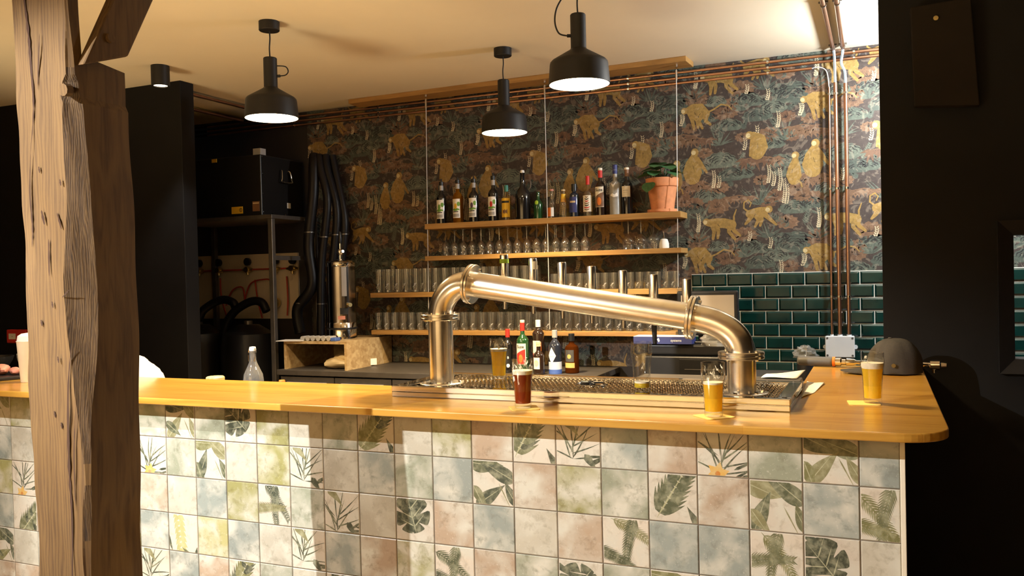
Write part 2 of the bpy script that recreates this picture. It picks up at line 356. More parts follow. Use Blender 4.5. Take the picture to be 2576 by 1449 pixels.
def limb(pts, rad):
    l, r = [], []; n = len(pts)
    for i, (x, y) in enumerate(pts):
        x0, y0 = pts[max(i - 1, 0)]; x1, y1 = pts[min(i + 1, n - 1)]; a = atan2(y1 - y0, x1 - x0); w = rad[i]
        l.append((x - w * sin(a), y + w * cos(a))); r.append((x + w * sin(a), y - w * cos(a)))
    a = atan2(pts[-1][1] - pts[-2][1], pts[-1][0] - pts[-2][0]); cap = [(pts[-1][0] + rad[-1] * cos(a + k), pts[-1][1] + rad[-1] * sin(a + k)) for k in (0.9, 0.3, -0.3, -0.9)]
    a2 = atan2(pts[0][1] - pts[1][1], pts[0][0] - pts[1][0]); cap2 = [(pts[0][0] + rad[0] * cos(a2 + k), pts[0][1] + rad[0] * sin(a2 + k)) for k in (0.9, 0.3, -0.3, -0.9)]
    return l + cap + r[::-1] + cap2
def blob(x, y, rx, ry, n=18, amp=0.0, fr=5, rot=0.0):
    o = []
    for i in range(n):
        a = 2 * pi * i / n; k = 1 + amp * cos(fr * a); px, py = rx * k * cos(a), ry * k * sin(a)
        o.append((x + px * cos(rot) - py * sin(rot), y + px * sin(rot) + py * cos(rot)))
    return o

# ------------------------------------------------------------------ room shell
g = G(); g.box(-4.6, 4.6, -5.1, 2.95, -0.1, 0); struct(g.build('floor', 'floor'))
g = G(); g.box(-4.6, 4.6, -5.1, 2.95, CEIL, CEIL + 0.1); struct(g.build('ceiling', 'ceiling'))
g = G(); g.box(-4.6, 4.6, BACK, BACK + 0.12, 0, CEIL); wall_back = struct(g.build('wall_back', 'dark_wall'))
g = G(); g.box(-4.6, 4.6, -5.1, -5.0, 0, CEIL); struct(g.build('wall_front', 'room'))
g = G(); g.box(-4.7, -4.6, -5.1, 2.95, 0, CEIL); struct(g.build('wall_west', 'dark_wall'))
g = G(); g.box(4.6, 4.7, -5.1, 2.95, 0, CEIL); struct(g.build('wall_east', 'dark_wall'))
g = G(); g.box(-4.6, -1.415, 1.585, 1.70, 0, CEIL); struct(g.build('wall_left', 'black_wall', bevel=0.004))
WX0, WX1, WZ0, WZ1 = 3.126, 4.0, 1.193, 1.709
g = G()
g.box(2.626, WX0, 1.53, 1.63, 0, CEIL); g.box(WX1, 4.6, 1.53, 1.63, 0, CEIL)
g.box(WX0, WX1, 1.53, 1.63, 0, WZ0); g.box(WX0, WX1, 1.53, 1.63, WZ1, CEIL)
struct(g.build('wall_right', 'black_wall'))
g = G()                                                   # bevelled picture-frame moulding round the hatch
for (a, b, c, d) in (((WX0, WZ0), (WX1, WZ0), (WX1 + .06, WZ0 - .06), (WX0 - .06, WZ0 - .06)), ((WX1, WZ0), (WX1, WZ1), (WX1 + .06, WZ1 + .06), (WX1 + .06, WZ0 - .06)),
                     ((WX1, WZ1), (WX0, WZ1), (WX0 - .06, WZ1 + .06), (WX1 + .06, WZ1 + .06)), ((WX0, WZ1), (WX0, WZ0), (WX0 - .06, WZ0 - .06), (WX0 - .06, WZ1 + .06))):
    vs = [(a[0], 1.522, a[1]), (b[0], 1.522, b[1]), (c[0], 1.495, c[1]), (d[0], 1.495, d[1]), (a[0], 1.53, a[1]), (b[0], 1.53, b[1]), (c[0], 1.53, c[1]), (d[0], 1.53, d[1])]
    g.add(vs, [(0, 1, 2, 3), (2, 6, 7, 3), (0, 4, 5, 1), (1, 5, 6, 2), (3, 7, 4, 0), (7, 6, 5, 4)])
struct(g.build('window_1', 'matte_black'))

# ------------------------------------------------------------------ jungle wallpaper (printed pattern in one mesh)
TEAL = [(0.084, 0.103, 0.082), (0.064, 0.080, 0.066), (0.104, 0.122, 0.096)]
RUST = [(0.150, 0.088, 0.052), (0.122, 0.068, 0.042), (0.172, 0.102, 0.062)]
GOLD = [(0.29, 0.185, 0.055), (0.265, 0.165, 0.048)]
CRM = (0.52, 0.45, 0.30); INK = (0.017, 0.017, 0.018); GROUND = (0.044, 0.033, 0.029)
WX, WZ, CW, CH = 1.46, 1.66, 0.711, 0.895
pat = []                                                  # (polygon, colour, layer) in wall x, z of the anchor cell
rp = random.Random(11)
def teal_mound(x, z, r):
    r *= 1.18
    c = rp.choice(TEAL); pts = []
    nl = 7
    for i in range(nl * 4 + 1):
        a = pi * 0.02 + (pi * 0.96) * i / (nl * 4); k = 1 + 0.10 * abs(sin(a * nl)) - 0.05
        pts.append((x + r * k * cos(a), z + r * 0.72 * k * sin(a)))
    pat.append((pts + [(x - r * .6, z - r * .18), (x + r * .6, z - r * .18)], c, 1))
    for q in range(4):
        rr = r * (0.92 - 0.19 * q); dx = rp.uniform(-.1, .1) * r
        for s0, s1 in ((0.10, 0.46), (0.54, 0.92)):
            seg = 9; up = []; dn = []
            for i in range(seg + 1):
                a = pi * (s0 + (s1 - s0) * i / seg); k = rr * (1 + 0.055 * sin(a * 13 + q)); w = 0.0032 * sin(pi * i / seg) + 0.0006
                up.append((x + dx + (k + w) * cos(a), z + (k + w) * 0.72 * sin(a))); dn.append((x + dx + (k - w) * cos(a), z + (k - w) * 0.72 * sin(a)))
            pat.append((up + dn[::-1], INK, 3))
def teal_grass(x, z, r, n=11, c=None):
    for i in range(n):
        a = RAD(18 + 144 * i / (n - 1) + rp.uniform(-5, 5)); pat.append((blade(x + rp.uniform(-.01, .01), z, a, r * rp.uniform(.75, 1.1), 0.011, rp.uniform(-.35, .35)), c or rp.choice(TEAL), 2))
def fern(x, z, r, ang, c=None):
    c = c or rp.choice(TEAL)
    pat.append((blade(x, z, ang, r, 0.005, 0.2), c, 2))
    for i in range(9):
        t = (i + 1) / 10; px, pz = x + r * t * cos(ang), z + r * t * sin(ang)
        for s in (1, -1): pat.append((blade(px, pz, ang + s * 0.9, r * 0.24 * (1.1 - t * .6), 0.009), c, 2))
def rust_bush(x, z, r):
    c = rp.choice(RUST)
    pat.append((blob(x, z, r, r * .62, 34, 0.12, 11), c, 1))
    for i in range(16):
        a = rp.uniform(0, 2 * pi); k = r * rp.uniform(.3, .8)
        pat.append((blade(x + k * cos(a) * .7, z + k * .62 * sin(a) * .7, a + rp.uniform(-.4, .4), r * .4, 0.009), rp.choice(RUST), 3))
    for i in range(9):
        a = rp.uniform(0.1, pi - .1); pat.append((blade(x, z - r * .1, a, r * .55, 0.0022), INK, 4))
def rust_leaves(x, z, r):
    pat.append((limb([(x - r, z + r * .15), (x, z + r * .3), (x + r, z + r * .1)], [.003, .004, .003]), RUST[0], 4))
    for cx in (-.75, -.25, .35, .8):
        c = rp.choice(RUST)
        for i in range(5):
            pat.append((blade(x + cx * r, z + r * .22, RAD(-150 + 30 * i + rp.uniform(-8, 8) + cx * 18), r * rp.uniform(.45, .75), r * .17), c, 3))
def stalk(x, z, h):
    n = max(5, int(h / 0.011))
    for i in range(n):
        t = i / n; w = 0.014 * (1 - .6 * t)
        for s in (1, -1): pat.append((blade(x + s * 0.002 + 0.008 * sin(t * 3), z + h * t, pi / 2 - s * 0.65, 0.017, w * .75, n=4), CRM, 5))
def gold(poly, k=0): pat.append((poly, GOLD[k], 6))
def ink(x, z, a, L): pat.append((blade(x, z, a, L, 0.003), (0.05, 0.035, 0.015), 7))
def face(x, z, r): gold(blob(x, z, r, r)); pat.append((blob(x - r * .35, z - r * .1, r * .6, r * .62, 12), (0.52, 0.42, 0.22), 7))
# teal foliage and rust foliage behind the animals
for x, z, r in ((1.948, 2.505, .075), (2.045, 2.545, .07), (2.14, 2.60, .085), (1.724, 2.24, .09), (1.652, 2.03, .085), (2.15, 1.935, .075), (2.155, 1.725, .10),
                (1.79, 2.155, .075), (1.60, 2.22, .06), (1.86, 1.72, .06), (2.04, 2.33, .06), (1.79, 2.46, .065), (2.08, 2.22, .07), (1.55, 1.96, .06), (2.24, 2.22, .05), (1.66, 2.52, .055), (1.52, 2.25, .05), (1.86, 2.16, .055), (1.96, 1.70, .055), (2.08, 2.66, .05), (1.70, 1.72, .06), (1.90, 2.62, .06)): teal_mound(x, z, r)
for x, z, r in ((1.95, 1.98, .17), (2.00, 1.78, .12), (1.57, 2.66 - .895, .13), (1.72, 2.36, .10), (2.10, 2.36, .16), (1.86, 2.56, .12), (1.60, 1.90, .12), (2.09, 2.14, .11), (1.49, 2.16, .14)): teal_grass(x, z, r)
for x, z, r, a in ((2.08, 2.44, .15, 2.2), (1.66, 2.45, .14, 0.5), (2.13, 1.84, .14, 2.5), (1.70, 2.40, .15, 0.9), (1.82, 2.21, .11, 1.1), (2.0, 2.03, .11, 2.0), (1.55, 2.30, .12, 0.9), (1.86, 2.44, .10, 1.2), (1.50, 1.85, .12, 1.3), (2.12, 2.54, .11, .6), (1.94, 2.20, .12, 2.6), (1.62, 2.18, .12, 2.0), (2.22, 2.48, .10, 1.8), (1.80, 2.10, .10, 2.2)): fern(x, z, r, a)
for x, z, r in ((2.02, 2.40, .075), (2.051, 2.03, .065), (2.179, 2.06, .065), (2.268, 2.01, .06), (2.112, 1.87, .065), (1.86, 1.80, .08), (1.577, 1.775, .075), (1.70, 1.985, .075), (1.50, 2.02, .06), (1.585, 2.65, .07), (1.74, 1.66, .06), (1.78, 2.56, .06), (1.86, 2.40, .045), (1.72, 2.10, .055), (2.0, 1.99, .05), (1.54, 2.48, .05), (2.12, 2.50, .055), (1.63, 2.32, .05), (1.97, 2.13, .05), (1.80, 1.72, .05), (2.15, 2.38, .045)): rust_bush(x, z, r)
for x, z, r in ((1.575, 2.39, .10), (1.96, 2.24, .12), (1.83, 2.02, .085), (1.60, 2.10, .09), (2.21, 2.42, .085), (2.24, 2.13, .09)): rust_leaves(x, z, r)
for x, z, h in ((1.493, 2.515, .06), (1.87, 2.32, .075), (1.942, 2.40, .065), (2.068, 2.44, .10), (1.678, 2.10, .11), (1.71, 2.10, .075), (2.007, 2.11, .11), (2.035, 2.09, .09), (2.071, 2.06, .14),
                (2.11, 1.98, .12), (2.095, 1.985, .15), (2.196, 2.50, .075), (2.288, 1.83, .12), (1.58, 1.83, .09), (1.888, 1.765, .06), (2.01, 2.61, .07)): stalk(x, z, h)
# the animals
gold(limb([(1.525, 2.592), (1.56, 2.598), (1.605, 2.592), (1.637, 2.562)], [.020, .034, .040, .030]))
for L in ([(1.545, 2.575), (1.557, 2.53), (1.567, 2.474)], [(1.565, 2.57), (1.588, 2.525), (1.592, 2.482)], [(1.625, 2.56), (1.598, 2.522), (1.618, 2.476)], [(1.64, 2.55), (1.642, 2.515), (1.668, 2.495)]): gold(limb(L, [.019, .012, .008]), 1)
gold(limb([(1.65, 2.57), (1.69, 2.585), (1.735, 2.612), (1.78, 2.60), (1.80, 2.575)], [.006, .005, .005, .004, .003])); face(1.508, 2.592, .021)
gold(limb([(1.925, 2.405), (1.95, 2.385), (1.955, 2.33), (1.945, 2.30)], [.022, .045, .055, .045])); gold(limb([(1.925, 2.385), (1.915, 2.34), (1.905, 2.285)], [.018, .014, .009]), 1); face(1.902, 2.408, .024)
gold(limb([(2.165, 2.24), (2.16, 2.20), (2.155, 2.145), (2.155, 2.125)], [.018, .034, .045, .036])); gold(limb([(2.17, 2.12), (2.195, 2.10), (2.20, 2.075)], [.006, .005, .004])); face(2.166, 2.266, .022)
gold(limb([(2.275, 2.305), (2.268, 2.265), (2.262, 2.205), (2.262, 2.18)], [.022, .045, .060, .052])); gold(limb([(2.285, 2.29), (2.315, 2.255), (2.351, 2.20)], [.020, .014, .007]), 1); face(2.28, 2.33, .024)
gold(limb([(1.645, 1.885), (1.69, 1.882), (1.74, 1.88), (1.785, 1.868)], [.022, .030, .030, .030]))
for L in ([(1.672, 1.87), (1.678, 1.83), (1.671, 1.785)], [(1.69, 1.87), (1.705, 1.83), (1.70, 1.79)], [(1.775, 1.86), (1.768, 1.825), (1.805, 1.778)], [(1.79, 1.86), (1.80, 1.83), (1.835, 1.80)]): gold(limb(L, [.018, .012, .008]), 1)
gold(limb([(1.80, 1.88), (1.80, 1.92), (1.815, 1.96)], [.006, .005, .003])); face(1.632, 1.892, .022)
gold(limb([(1.99, 1.945), (1.96, 1.942), (1.92, 1.935), (1.895, 1.928)], [.020, .027, .026, .025]))
for L in ([(1.975, 1.93), (2.01, 1.895), (2.048, 1.858)], [(1.955, 1.925), (1.965, 1.89), (1.955, 1.855)], [(1.905, 1.92), (1.888, 1.89), (1.868, 1.868)], [(1.93, 1.92), (1.945, 1.89), (1.925, 1.85)]): gold(limb(L, [.018, .012, .007]), 1)
gold(limb([(1.885, 1.945), (1.86, 1.965), (1.862, 2.0), (1.888, 2.015), (1.905, 1.995), (1.895, 1.972)], [.006, .005, .005, .005, .004, .003])); face(2.008, 1.952, .022)
for x, z, a, L in ((1.57, 2.58, 5.2, .03), (1.61, 2.57, 4.0, .03), (1.95, 2.36, 4.7, .05), (2.265, 2.25, 5.0, .05), (2.15, 2.19, 4.5, .04), (1.70, 1.875, 5.4, .03), (1.93, 1.93, 4.2, .03)): ink(x, z, a, L)
g = G(); g.tint = GROUND
zones = [(-1.36, 1.533, 0.98, CEIL), (1.533, 4.6, 1.568, CEIL)]
for (x0, x1, z0, z1) in zones: g.add([(x0, BACK - .0008, z0), (x1, BACK - .0008, z0), (x1, BACK - .0008, z1), (x0, BACK - .0008, z1)], [(0, 1, 2, 3)])
for i in range(-4, 5):
    for j in range(-1, 2):
        dx, dz = i * CW, j * CH
        for n, (poly, c, lay) in enumerate(pat):
            xs = [p[0] + dx for p in poly]; zs = [p[1] + dz for p in poly]
            if min(zs) > CEIL or max(zs) < 0.98 or max(xs) < -1.36 or min(xs) > 4.2: continue
            for (x0, x1, z0, z1) in zones:
                if max(xs) < x0 or min(xs) > x1: continue
                q = list(zip(xs, zs))
                if min(xs) < x0 or max(xs) > x1 or min(zs) < z0 or max(zs) > z1: q = clip(q, x0, x1, z0, z1)
                if not q: continue
                y = BACK - 0.0008 - 0.00016 * lay - (n % 7) * 0.00002; g.tint = c
                ar = sum(q[k][0] * q[(k + 1) % len(q)][1] - q[(k + 1) % len(q)][0] * q[k][1] for k in range(len(q)))
                if ar < 0: q = q[::-1]
                g.add([(px, y, pz) for px, pz in q], [tuple(range(len(q)))])
wp = g.build('wallpaper', 'paper', wall_back)

# ------------------------------------------------------------------ dark green metro tiles
g = G(); g.box(1.533, 4.6, BACK - 0.006, BACK, 0.98, 1.568, 1)
TW, TH, GR = 0.152, 0.077, 0.0022
for r in range(8):
    zt = 1.5667 - r * TH; off = (r % 2) * 0.5
    for k in range(-5, 18):
        x0 = 2.0549 + (k + off) * TW + GR; x1 = x0 + TW - 2 * GR; x0c, x1c = max(x0, 1.535), min(x1, 4.6)
        if x1c - x0c < 0.03: continue
        z1 = zt - GR; z0 = zt - TH + GR; e = 0.010; ya, yb = BACK - 0.007, BACK - 0.0135
        jx, jz = rp.uniform(-.0006, .0006), rp.uniform(-.0006, .0006)
        vs = [(x0c, BACK - .005, z0), (x1c, BACK - .005, z0), (x1c, BACK - .005, z1), (x0c, BACK - .005, z1), (x0c, ya, z0), (x1c, ya, z0), (x1c, ya, z1), (x0c, ya, z1),
              (x0c + e, yb + jx, z0 + e), (x1c - e, yb - jx, z0 + e), (x1c - e, yb - jx - jz, z1 - e), (x0c + e, yb + jx - jz, z1 - e)]
        g.add(vs, [(0, 1, 5, 4), (1, 2, 6, 5), (2, 3, 7, 6), (3, 0, 4, 7), (4, 5, 9, 8), (5, 6, 10, 9), (6, 7, 11, 10), (7, 4, 8, 11), (8, 9, 10, 11)])
g.build('wall_tiles', ['metro', 'metro_grout'], wall_back, bevel=0.0012, bseg=2)

# ------------------------------------------------------------------ bar front with patterned tiles
bar = thing('bar', 'long bar front clad in square watercolour tiles with jungle leaves', 'bar', (0, 0, 0))
g = G(); g.box(-3.4, 2.652, 0.012, 0.42, 0, 1.126); g.box(2.36, 2.652, 0.42, 1.50, 0, 1.126); g.build('body', 'dark_steel', bar)
g = G(); g.box(2.6535, 2.667, -0.002, 1.50, 0, 1.1275); g.build('edge_trim', 'cream', bar, bevel=0.002)
PT = 0.15; Z0 = 1.13      # bottom line of the top row is at 0.98
TINT = dict(b=(0.31, 0.35, 0.325), g=(0.305, 0.33, 0.25), o=(0.33, 0.32, 0.135), w=(0.50, 0.475, 0.395), p=(0.46, 0.355, 0.26), y=(0.44, 0.42, 0.20))
CREAM = (0.64, 0.58, 0.49)
rows = {0: 'LoMwgLgMgowwBooPbpOoLb'.ljust(0), 1: '', 2: '', 3: '', 4: ''}
# column -7 ... 17, one letter per tile, read off the bar
rows = {0: ['L', 'o', 'w', 'g', 'b', 'p', 'g', 'L', 'g', 'M', 'o', 'w', 'g', 'B', 'w', 'o', 'p', 'B', 'P', 'b', 'p', 'O', 'g', 'L', 'b'],
        1: ['b', 'w', 'g', 'M', 'w', 'b', 'O', 'g', 'L', 'w', 'o', 'P', 'w', 'b', 'g', 'b', 'L', 'p', 'o', 'g', 'B', 'p', 'L', 'b', 'F'],
        2: ['o', 'O', 'w', 'b', 'P', 'g', 'p', 'w', 'b', 'o', 'F', 'g', 'P', 'w', 'M', 'p', 'b', 'w', 'p', 'F', 'b', 'b', 'F', 'M', 'w'],
        3: ['b', 'B', 'p', 'w', 'L', 'o', 'b', 'Y', 'y', 'b', 'w', 'P', 'b', 'p', 'o', 'F', 'p', 'g', 'M', 'g', 'L', 'w', 'b', 'p', 'B'],
        4: ['L', 'w', 'b', 'F', 'g', 'w', 'P', 'b', 'p', 'B', 'g', 'w', 'M', 'b', 'o', 'w', 'F', 'p', 'g', 'O', 'w', 'b', 'L', 'g', 'w']}
rt = random.Random(5)
for r in (5, 6, 7): rows[r] = [rt.choice('bgowpbgowpLMPFB') for _ in range(25)]
DK = [(0.055, 0.065, 0.045), (0.075, 0.090, 0.065), (0.10, 0.115, 0.07)]; OL = [(0.19, 0.19, 0.085), (0.24, 0.23, 0.12), (0.15, 0.16, 0.09)]
def deco(kind, rg):
    out = []
    def add(p, c): out.append((p, c))
    if kind == 'M':
        a0 = rg.uniform(-2.6, -0.6) if rg.random() < .5 else rg.uniform(0.5, 2.4); cx, cy = rg.uniform(.40, .60), rg.uniform(.40, .58); pts = []; n = 96
        for i in range(n):
            a = 2 * pi * i / n; r_ = 0.50 * (0.78 + 0.22 * cos(a)); notch = max(0, cos(6.0 * a + 1.0)) ** 10; k = r_ * (1 - 0.62 * notch * (abs(sin(a)) > .25))
            pts.append((cx + k * cos(a + a0), cy + k * sin(a + a0)))
        add(pts, rg.choice(DK[:2])); lc = (0.36, 0.36, 0.24)
        add(blade(cx - .3 * cos(a0), cy - .3 * sin(a0), a0, .78, .018), lc)
        for s in (1, -1):
            for t in (-.15, .02, .2): add(blade(cx + t * cos(a0), cy + t * sin(a0), a0 + s * .95, .34, .022), lc if rg.random() < .4 else CREAM)
        add(blade(rg.uniform(0, .2), rg.uniform(.8, 1), -.6, .4, .12), DK[1])
    elif kind in 'PO':
        cx, cy = rg.uniform(.3, .5), rg.uniform(.08, .25); n = 13
        for i in range(n):
            a = RAD(5 + 150 * i / (n - 1) + rg.uniform(-4, 4)); b = rg.uniform(-.35, .35); sx = cx + .18 * cos(1.7) * (i % 3); sy = cy + .10 * (i % 4)
            add(blade(sx, sy, a, rg.uniform(.55, .85), .028, b), rg.choice(DK))
        add(blade(cx, cy, 1.6, .5, .02), DK[0])
        for i in range(3): add(blade(rg.uniform(.55, .9), rg.uniform(.02, .25), rg.uniform(-.2, .6), .4, .05), DK[0])
        if kind == 'O':
            for i in range(6): add(blade(.42, .12, i * pi / 3 + .3, .20, .15), (0.68, 0.42, 0.12))
            add(blob(.42, .12, .045, .045, 10), (0.55, 0.22, 0.05))
        else: add(blade(.15, .95, -.5, .5, .16, -.5), OL[1]); add(blade(.62, .30, -.9, .36, .14), DK[1])
    elif kind == 'F':
        for (x, y, a, L, b) in ((rg.uniform(-.15, .3), rg.uniform(.75, 1.0), rg.uniform(-.8, -.3), 1.05, -.35), (rg.uniform(.5, .8), 1.0, rg.uniform(-2.2, -1.7), .95, .35), (-.1, .35, rg.uniform(-.3, .3), .9, -.3)):
            c = rg.choice(OL + DK[1:])
            add(blade(x, y, a, L, .03, b), c)
            for i in range(17):
                t = .08 + .9 * i / 17; aa = a + b * t; px, py = x + L * t * cos(a + b * t * .5), y + L * t * sin(a + b * t * .5); l = .24 * (1 - .55 * t)
                for s in (1, -1): add(blade(px, py, aa + s * .75, l, .035, -s * .25, 4), c)
    elif kind == 'B':
        x, y, a = rg.uniform(.0, .3), rg.uniform(-.1, .2), rg.uniform(.6, 1.1); c = rg.choice(DK[1:] + OL)
        for i in range(9):
            t = .1 + .1 * i; px, py = x + 1.1 * t * cos(a), y + 1.1 * t * sin(a)
            for s in (1, -1): add(blade(px, py, a + s * .85, .46 * (1.05 - t * .45), .115, -s * .35), c if rg.random() < .7 else rg.choice(DK))
        add(blade(x, y, a, 1.1, .03), (0.40, 0.40, 0.24)); add(blade(.95, .0, 2.1, .42, .14), DK[0])
    elif kind == 'L':
        for (x, y, aa, L, w) in ((.02, .85, -.35, .7, .34), (.95, .55, 2.5, .75, .30), (.15, .05, .9, .72, .26), (.98, .10, 2.0, .5, .20), (.10, .42, -.9, .5, .2)):
            c = rg.choice(DK[1:] + OL); ja = aa + rg.uniform(-.4, .4)
            add(blade(x, y, ja, L, w, rg.uniform(-.3, .3), 16, .62), c); add(blade(x, y, ja, L * .95, .014), (0.42, 0.42, 0.28))
        add(blade(.62, .5, -1.1, .6, .022), OL[1])
    elif kind == 'Y':
        for i in range(8):
            t = i / 8; px, py = .36 + .1 * t, .98 - .95 * t
            add(blade(px, py, -.2, .2, .15, -.5), (0.50, 0.47, 0.22)); add(blade(px, py, -2.4, .22, .11, .4), (0.44, 0.43, 0.2))
        add(blade(.02, .5, -1.2, .5, .1), DK[1]); add(blade(.98, .25, 4.2, .5, .14), DK[1]); add(blade(.7, .0, 2.5, .3, .1), OL[2])
    return out
g = G(); g.tint = (0.2, 0.18, 0.14); g.box(-3.4, 2.6535, 0.003, 0.0125, 0, 1.127, 2)
for r in range(8):
    for ci in range(-22, 18):
        k = rows[r][ci + 7] if ci >= -7 else rt.choice('bgowpLMP')
        x0 = ci * PT + .0015; x1 = min(x0 + PT - .003, 2.6525); zt = Z0 - r * PT - .0015; zb = max(zt - PT + .003, 0.002); zt = min(zt, 1.1265)
        if zt - zb < .02 or x1 - x0 < .02: continue
        rg = random.Random(ci * 131 + r * 17 + 3)
        base = TINT[k] if k in TINT else CREAM
        j = rg.uniform(.90, 1.06); g.tint = tuple(min(1, c * j) for c in base); g.shift = (rg.uniform(-9, 9), rg.uniform(-9, 9), rg.uniform(-9, 9))
        jy = rg.uniform(-.0004, .0004); e = .0022
        vs = [(x0, .006, zb), (x1, .006, zb), (x1, .006, zt), (x0, .006, zt), (x0, .0018 + jy, zb), (x1, .0018 + jy, zb), (x1, .0018 + jy, zt), (x0, .0018 + jy, zt),
              (x0 + e, jy, zb + e), (x1 - e, jy, zb + e), (x1 - e, jy, zt - e), (x0 + e, jy, zt - e)]
        g.add(vs, [(0, 1, 5, 4), (1, 2, 6, 5), (2, 3, 7, 6), (3, 0, 4, 7), (4, 5, 9, 8), (5, 6, 10, 9), (6, 7, 11, 10), (7, 4, 8, 11), (8, 9, 10, 11)], 0)
        if k not in TINT and ci >= -9 and r < 6:
            zb0 = Z0 - r * PT - PT + .003
            for n, (poly, c) in enumerate(deco(k, rg)):
                q = clip([(x0 + (.5 + (px - .5) * 1.22) * .147, zb0 + (.5 + (py - .5) * 1.22) * .147) for px, py in poly], x0 + e, x1 - e, zb + e, zt - e)
                if not q: continue
                ar = sum(q[m][0] * q[(m + 1) % len(q)][1] - q[(m + 1) % len(q)][0] * q[m][1] for m in range(len(q)))
                if ar < 0: q = q[::-1]
                g.tint = c; g.add([(px, jy - .00012 - n * .000006, pz) for px, pz in q], [tuple(range(len(q)))], 1)
g.build('tile_cladding', ['tile', 'tile_leaf', 'grout'], bar)

# ------------------------------------------------------------------ worktop
g = G(); R0 = 0.13
out = [(-3.4, -0.105)] + [(2.776 - R0 + R0 * sin(a), -0.105 + R0 - R0 * cos(a)) for a in [pi / 2 * i / 12 for i in range(13)]] + [(2.776, 1.528), (2.336, 1.528), (2.336, 0.47), (2.30, 0.435), (-3.4, 0.435)]
g.prism(out, 1.128, 1.153)
tag(g.build('bar_worktop', 'counter', bevel=0.004, bseg=3), 'honey coloured lacquered wooden bar top with rounded front corner', 'worktop')

# ------------------------------------------------------------------ drip tray let into the worktop
CT = 1.153
tray = thing('drip_tray', 'long stainless drip tray with dimpled grid under the steel beer tower', 'drip tray', (0, 0, 0))
g = G(); X0, X1, Y0, Y1, ZT = 0.945, 2.355, 0.163, 0.60, 1.193
g.box(X0, X1, Y0, Y1, CT, 1.172)
rim = 0.032
g.box(X0, X1, Y0, Y0 + rim, 1.172, ZT); g.box(X0, X1, Y1 - rim, Y1, 1.172, ZT); g.box(X0, X0 + rim * 1.6, Y0 + rim, Y1 - rim, 1.172, ZT); g.box(X1 - rim * 1.3, X1, Y0 + rim, Y1 - rim, 1.172, ZT)
g.build('tray_body', 'tray_steel', tray, bevel=0.003, bseg=3)
g = G(); g.box(1.75, X1 - .01, 0.602, 0.76, 1.10, 1.188); g.build('rear_ledge', 'dark_steel', tray, bevel=0.004)
g = G(); gx0, gx1, gy0, gy1 = X0 + rim * 1.6 + .004, X1 - rim * 1.3 - .004, Y0 + rim + .004, Y1 - rim - .004
g.box(gx0, gx1, gy0, gy1, 1.1725, 1.180)
nx, ny = 74, 20
for i in range(nx):
    for j in range(ny):
        x = gx0 + (i + .5) * (gx1 - gx0) / nx; y = gy0 + (j + .5) * (gy1 - gy0) / ny
        if (x - 1.63) ** 2 + (y - .435) ** 2 < .058 ** 2: continue
        g.lathe([(.0062, 0), (.0048, .0024), (.0001, .003)], 6, (x + (j % 2) * .006, y, 1.180))
g.build('dimpled_grid', 'tray_steel', tray)
rin = G(); rin.cyl((1.63, .435, 1.1802), .055, .0035, 32); rin.lathe([(.055, .0035), (.057, .006), (.050, .0065), (.048, .0035)], 32, (1.63, .435, 1.1802))
rob = rin.build('glass_rinser', 'chrome', tray)
g = G()
for k in range(5):
    a = 2 * pi * k / 5 + .3; g.tube([(1.63 + .006 * cos(a), .435 + .006 * sin(a), 1.189), (1.63 + .046 * cos(a), .435 + .046 * sin(a), 1.1895)], [.005, .003], 8)
g.cyl((1.63, .435, 1.184), .010, .012, 12); g.build('rinser_star', 'black_plastic', rob)
g = G(); g.cyl((2.335, .195, ZT + .0004), .008, .0008, 16); g.build('drain_plug', 'dark_steel', tray)

# ------------------------------------------------------------------ beer tower
tw = thing('beer_tower', 'large brushed steel pipe beer tower with slanted crossbar standing on the drip tray', 'beer tower', (0, 0, 0))
TY = 0.33; RT = 0.047
PL, PR = Vector((1.068, TY, 1.180)), Vector((2.187, TY, 1.180))
A, B = Vector((1.200, TY, 1.562)), Vector((2.033, TY, 1.434)); dirp = (B - A).normalized()
def flange(parent, c, axis, bolts=4, r=.075, th=.011):
    ax = Vector(axis).normalized(); g = G(); c = Vector(c)
    for s in (-1, 1):
        base = c + ax * (0.0008 if s > 0 else -th - .0008)
        g.lathe([(RT - .002, 0), (r - .002, 0), (r, .002), (r, th - .002), (r - .002, th), (RT - .002, th)], 48, tuple(base), axis=tuple(ax))
    f = g.build('flange', 'steel', parent)
    u_ = ax.orthogonal().normalized(); w_ = ax.cross(u_)
    for k in range(bolts):
        a = 2 * pi * k / bolts + .2; p = c + (u_ * cos(a) + w_ * sin(a)) * (r - .011)
        b = G(); b.cyl(tuple(p - ax * (th + .006)), .0058, 2 * th + .012, 6, axis=tuple(ax)); b.build('bolt', 'chrome', f)
    return f
def elbow(p0, d0, p1, d1, n=16):
    k = (p1 - p0).length * 0.55; c0, c1 = p0 + d0 * k * .72, p1 - d1 * k * .72; o = []
    for i in range(n + 1):
        t = i / n; o.append(tuple(p0 * (1 - t) ** 3 + c0 * 3 * t * (1 - t) ** 2 + c1 * 3 * t * t * (1 - t) + p1 * t ** 3))
    return o
UP, DN = Vector((0, 0, 1)), Vector((0, 0, -1))
zl, zr = 1.438, 1.310
for px, zt in ((PL.x, zl), (PR.x, zr)):
    g = G(); g.cyl((px, TY, 1.181), RT, zt - 1.181, 48); g.build('upright_pipe', 'steel', tw)
    g = G(); g.lathe([(RT - .002, 0), (.082, 0), (.085, .002), (.085, .006), (.082, .008), (RT - .002, .008)], 48, (px, TY, 1.1805)); f = g.build('base_flange', 'steel', tw)
    for k in range(6):
        a = 2 * pi * k / 6 + .35; b = G(); b.cyl((px + .067 * cos(a), TY + .067 * sin(a), 1.188), .007, .007, 6); b.build('bolt', 'chrome', f)
    flange(tw, (px, TY, zt), (0, 0, 1))
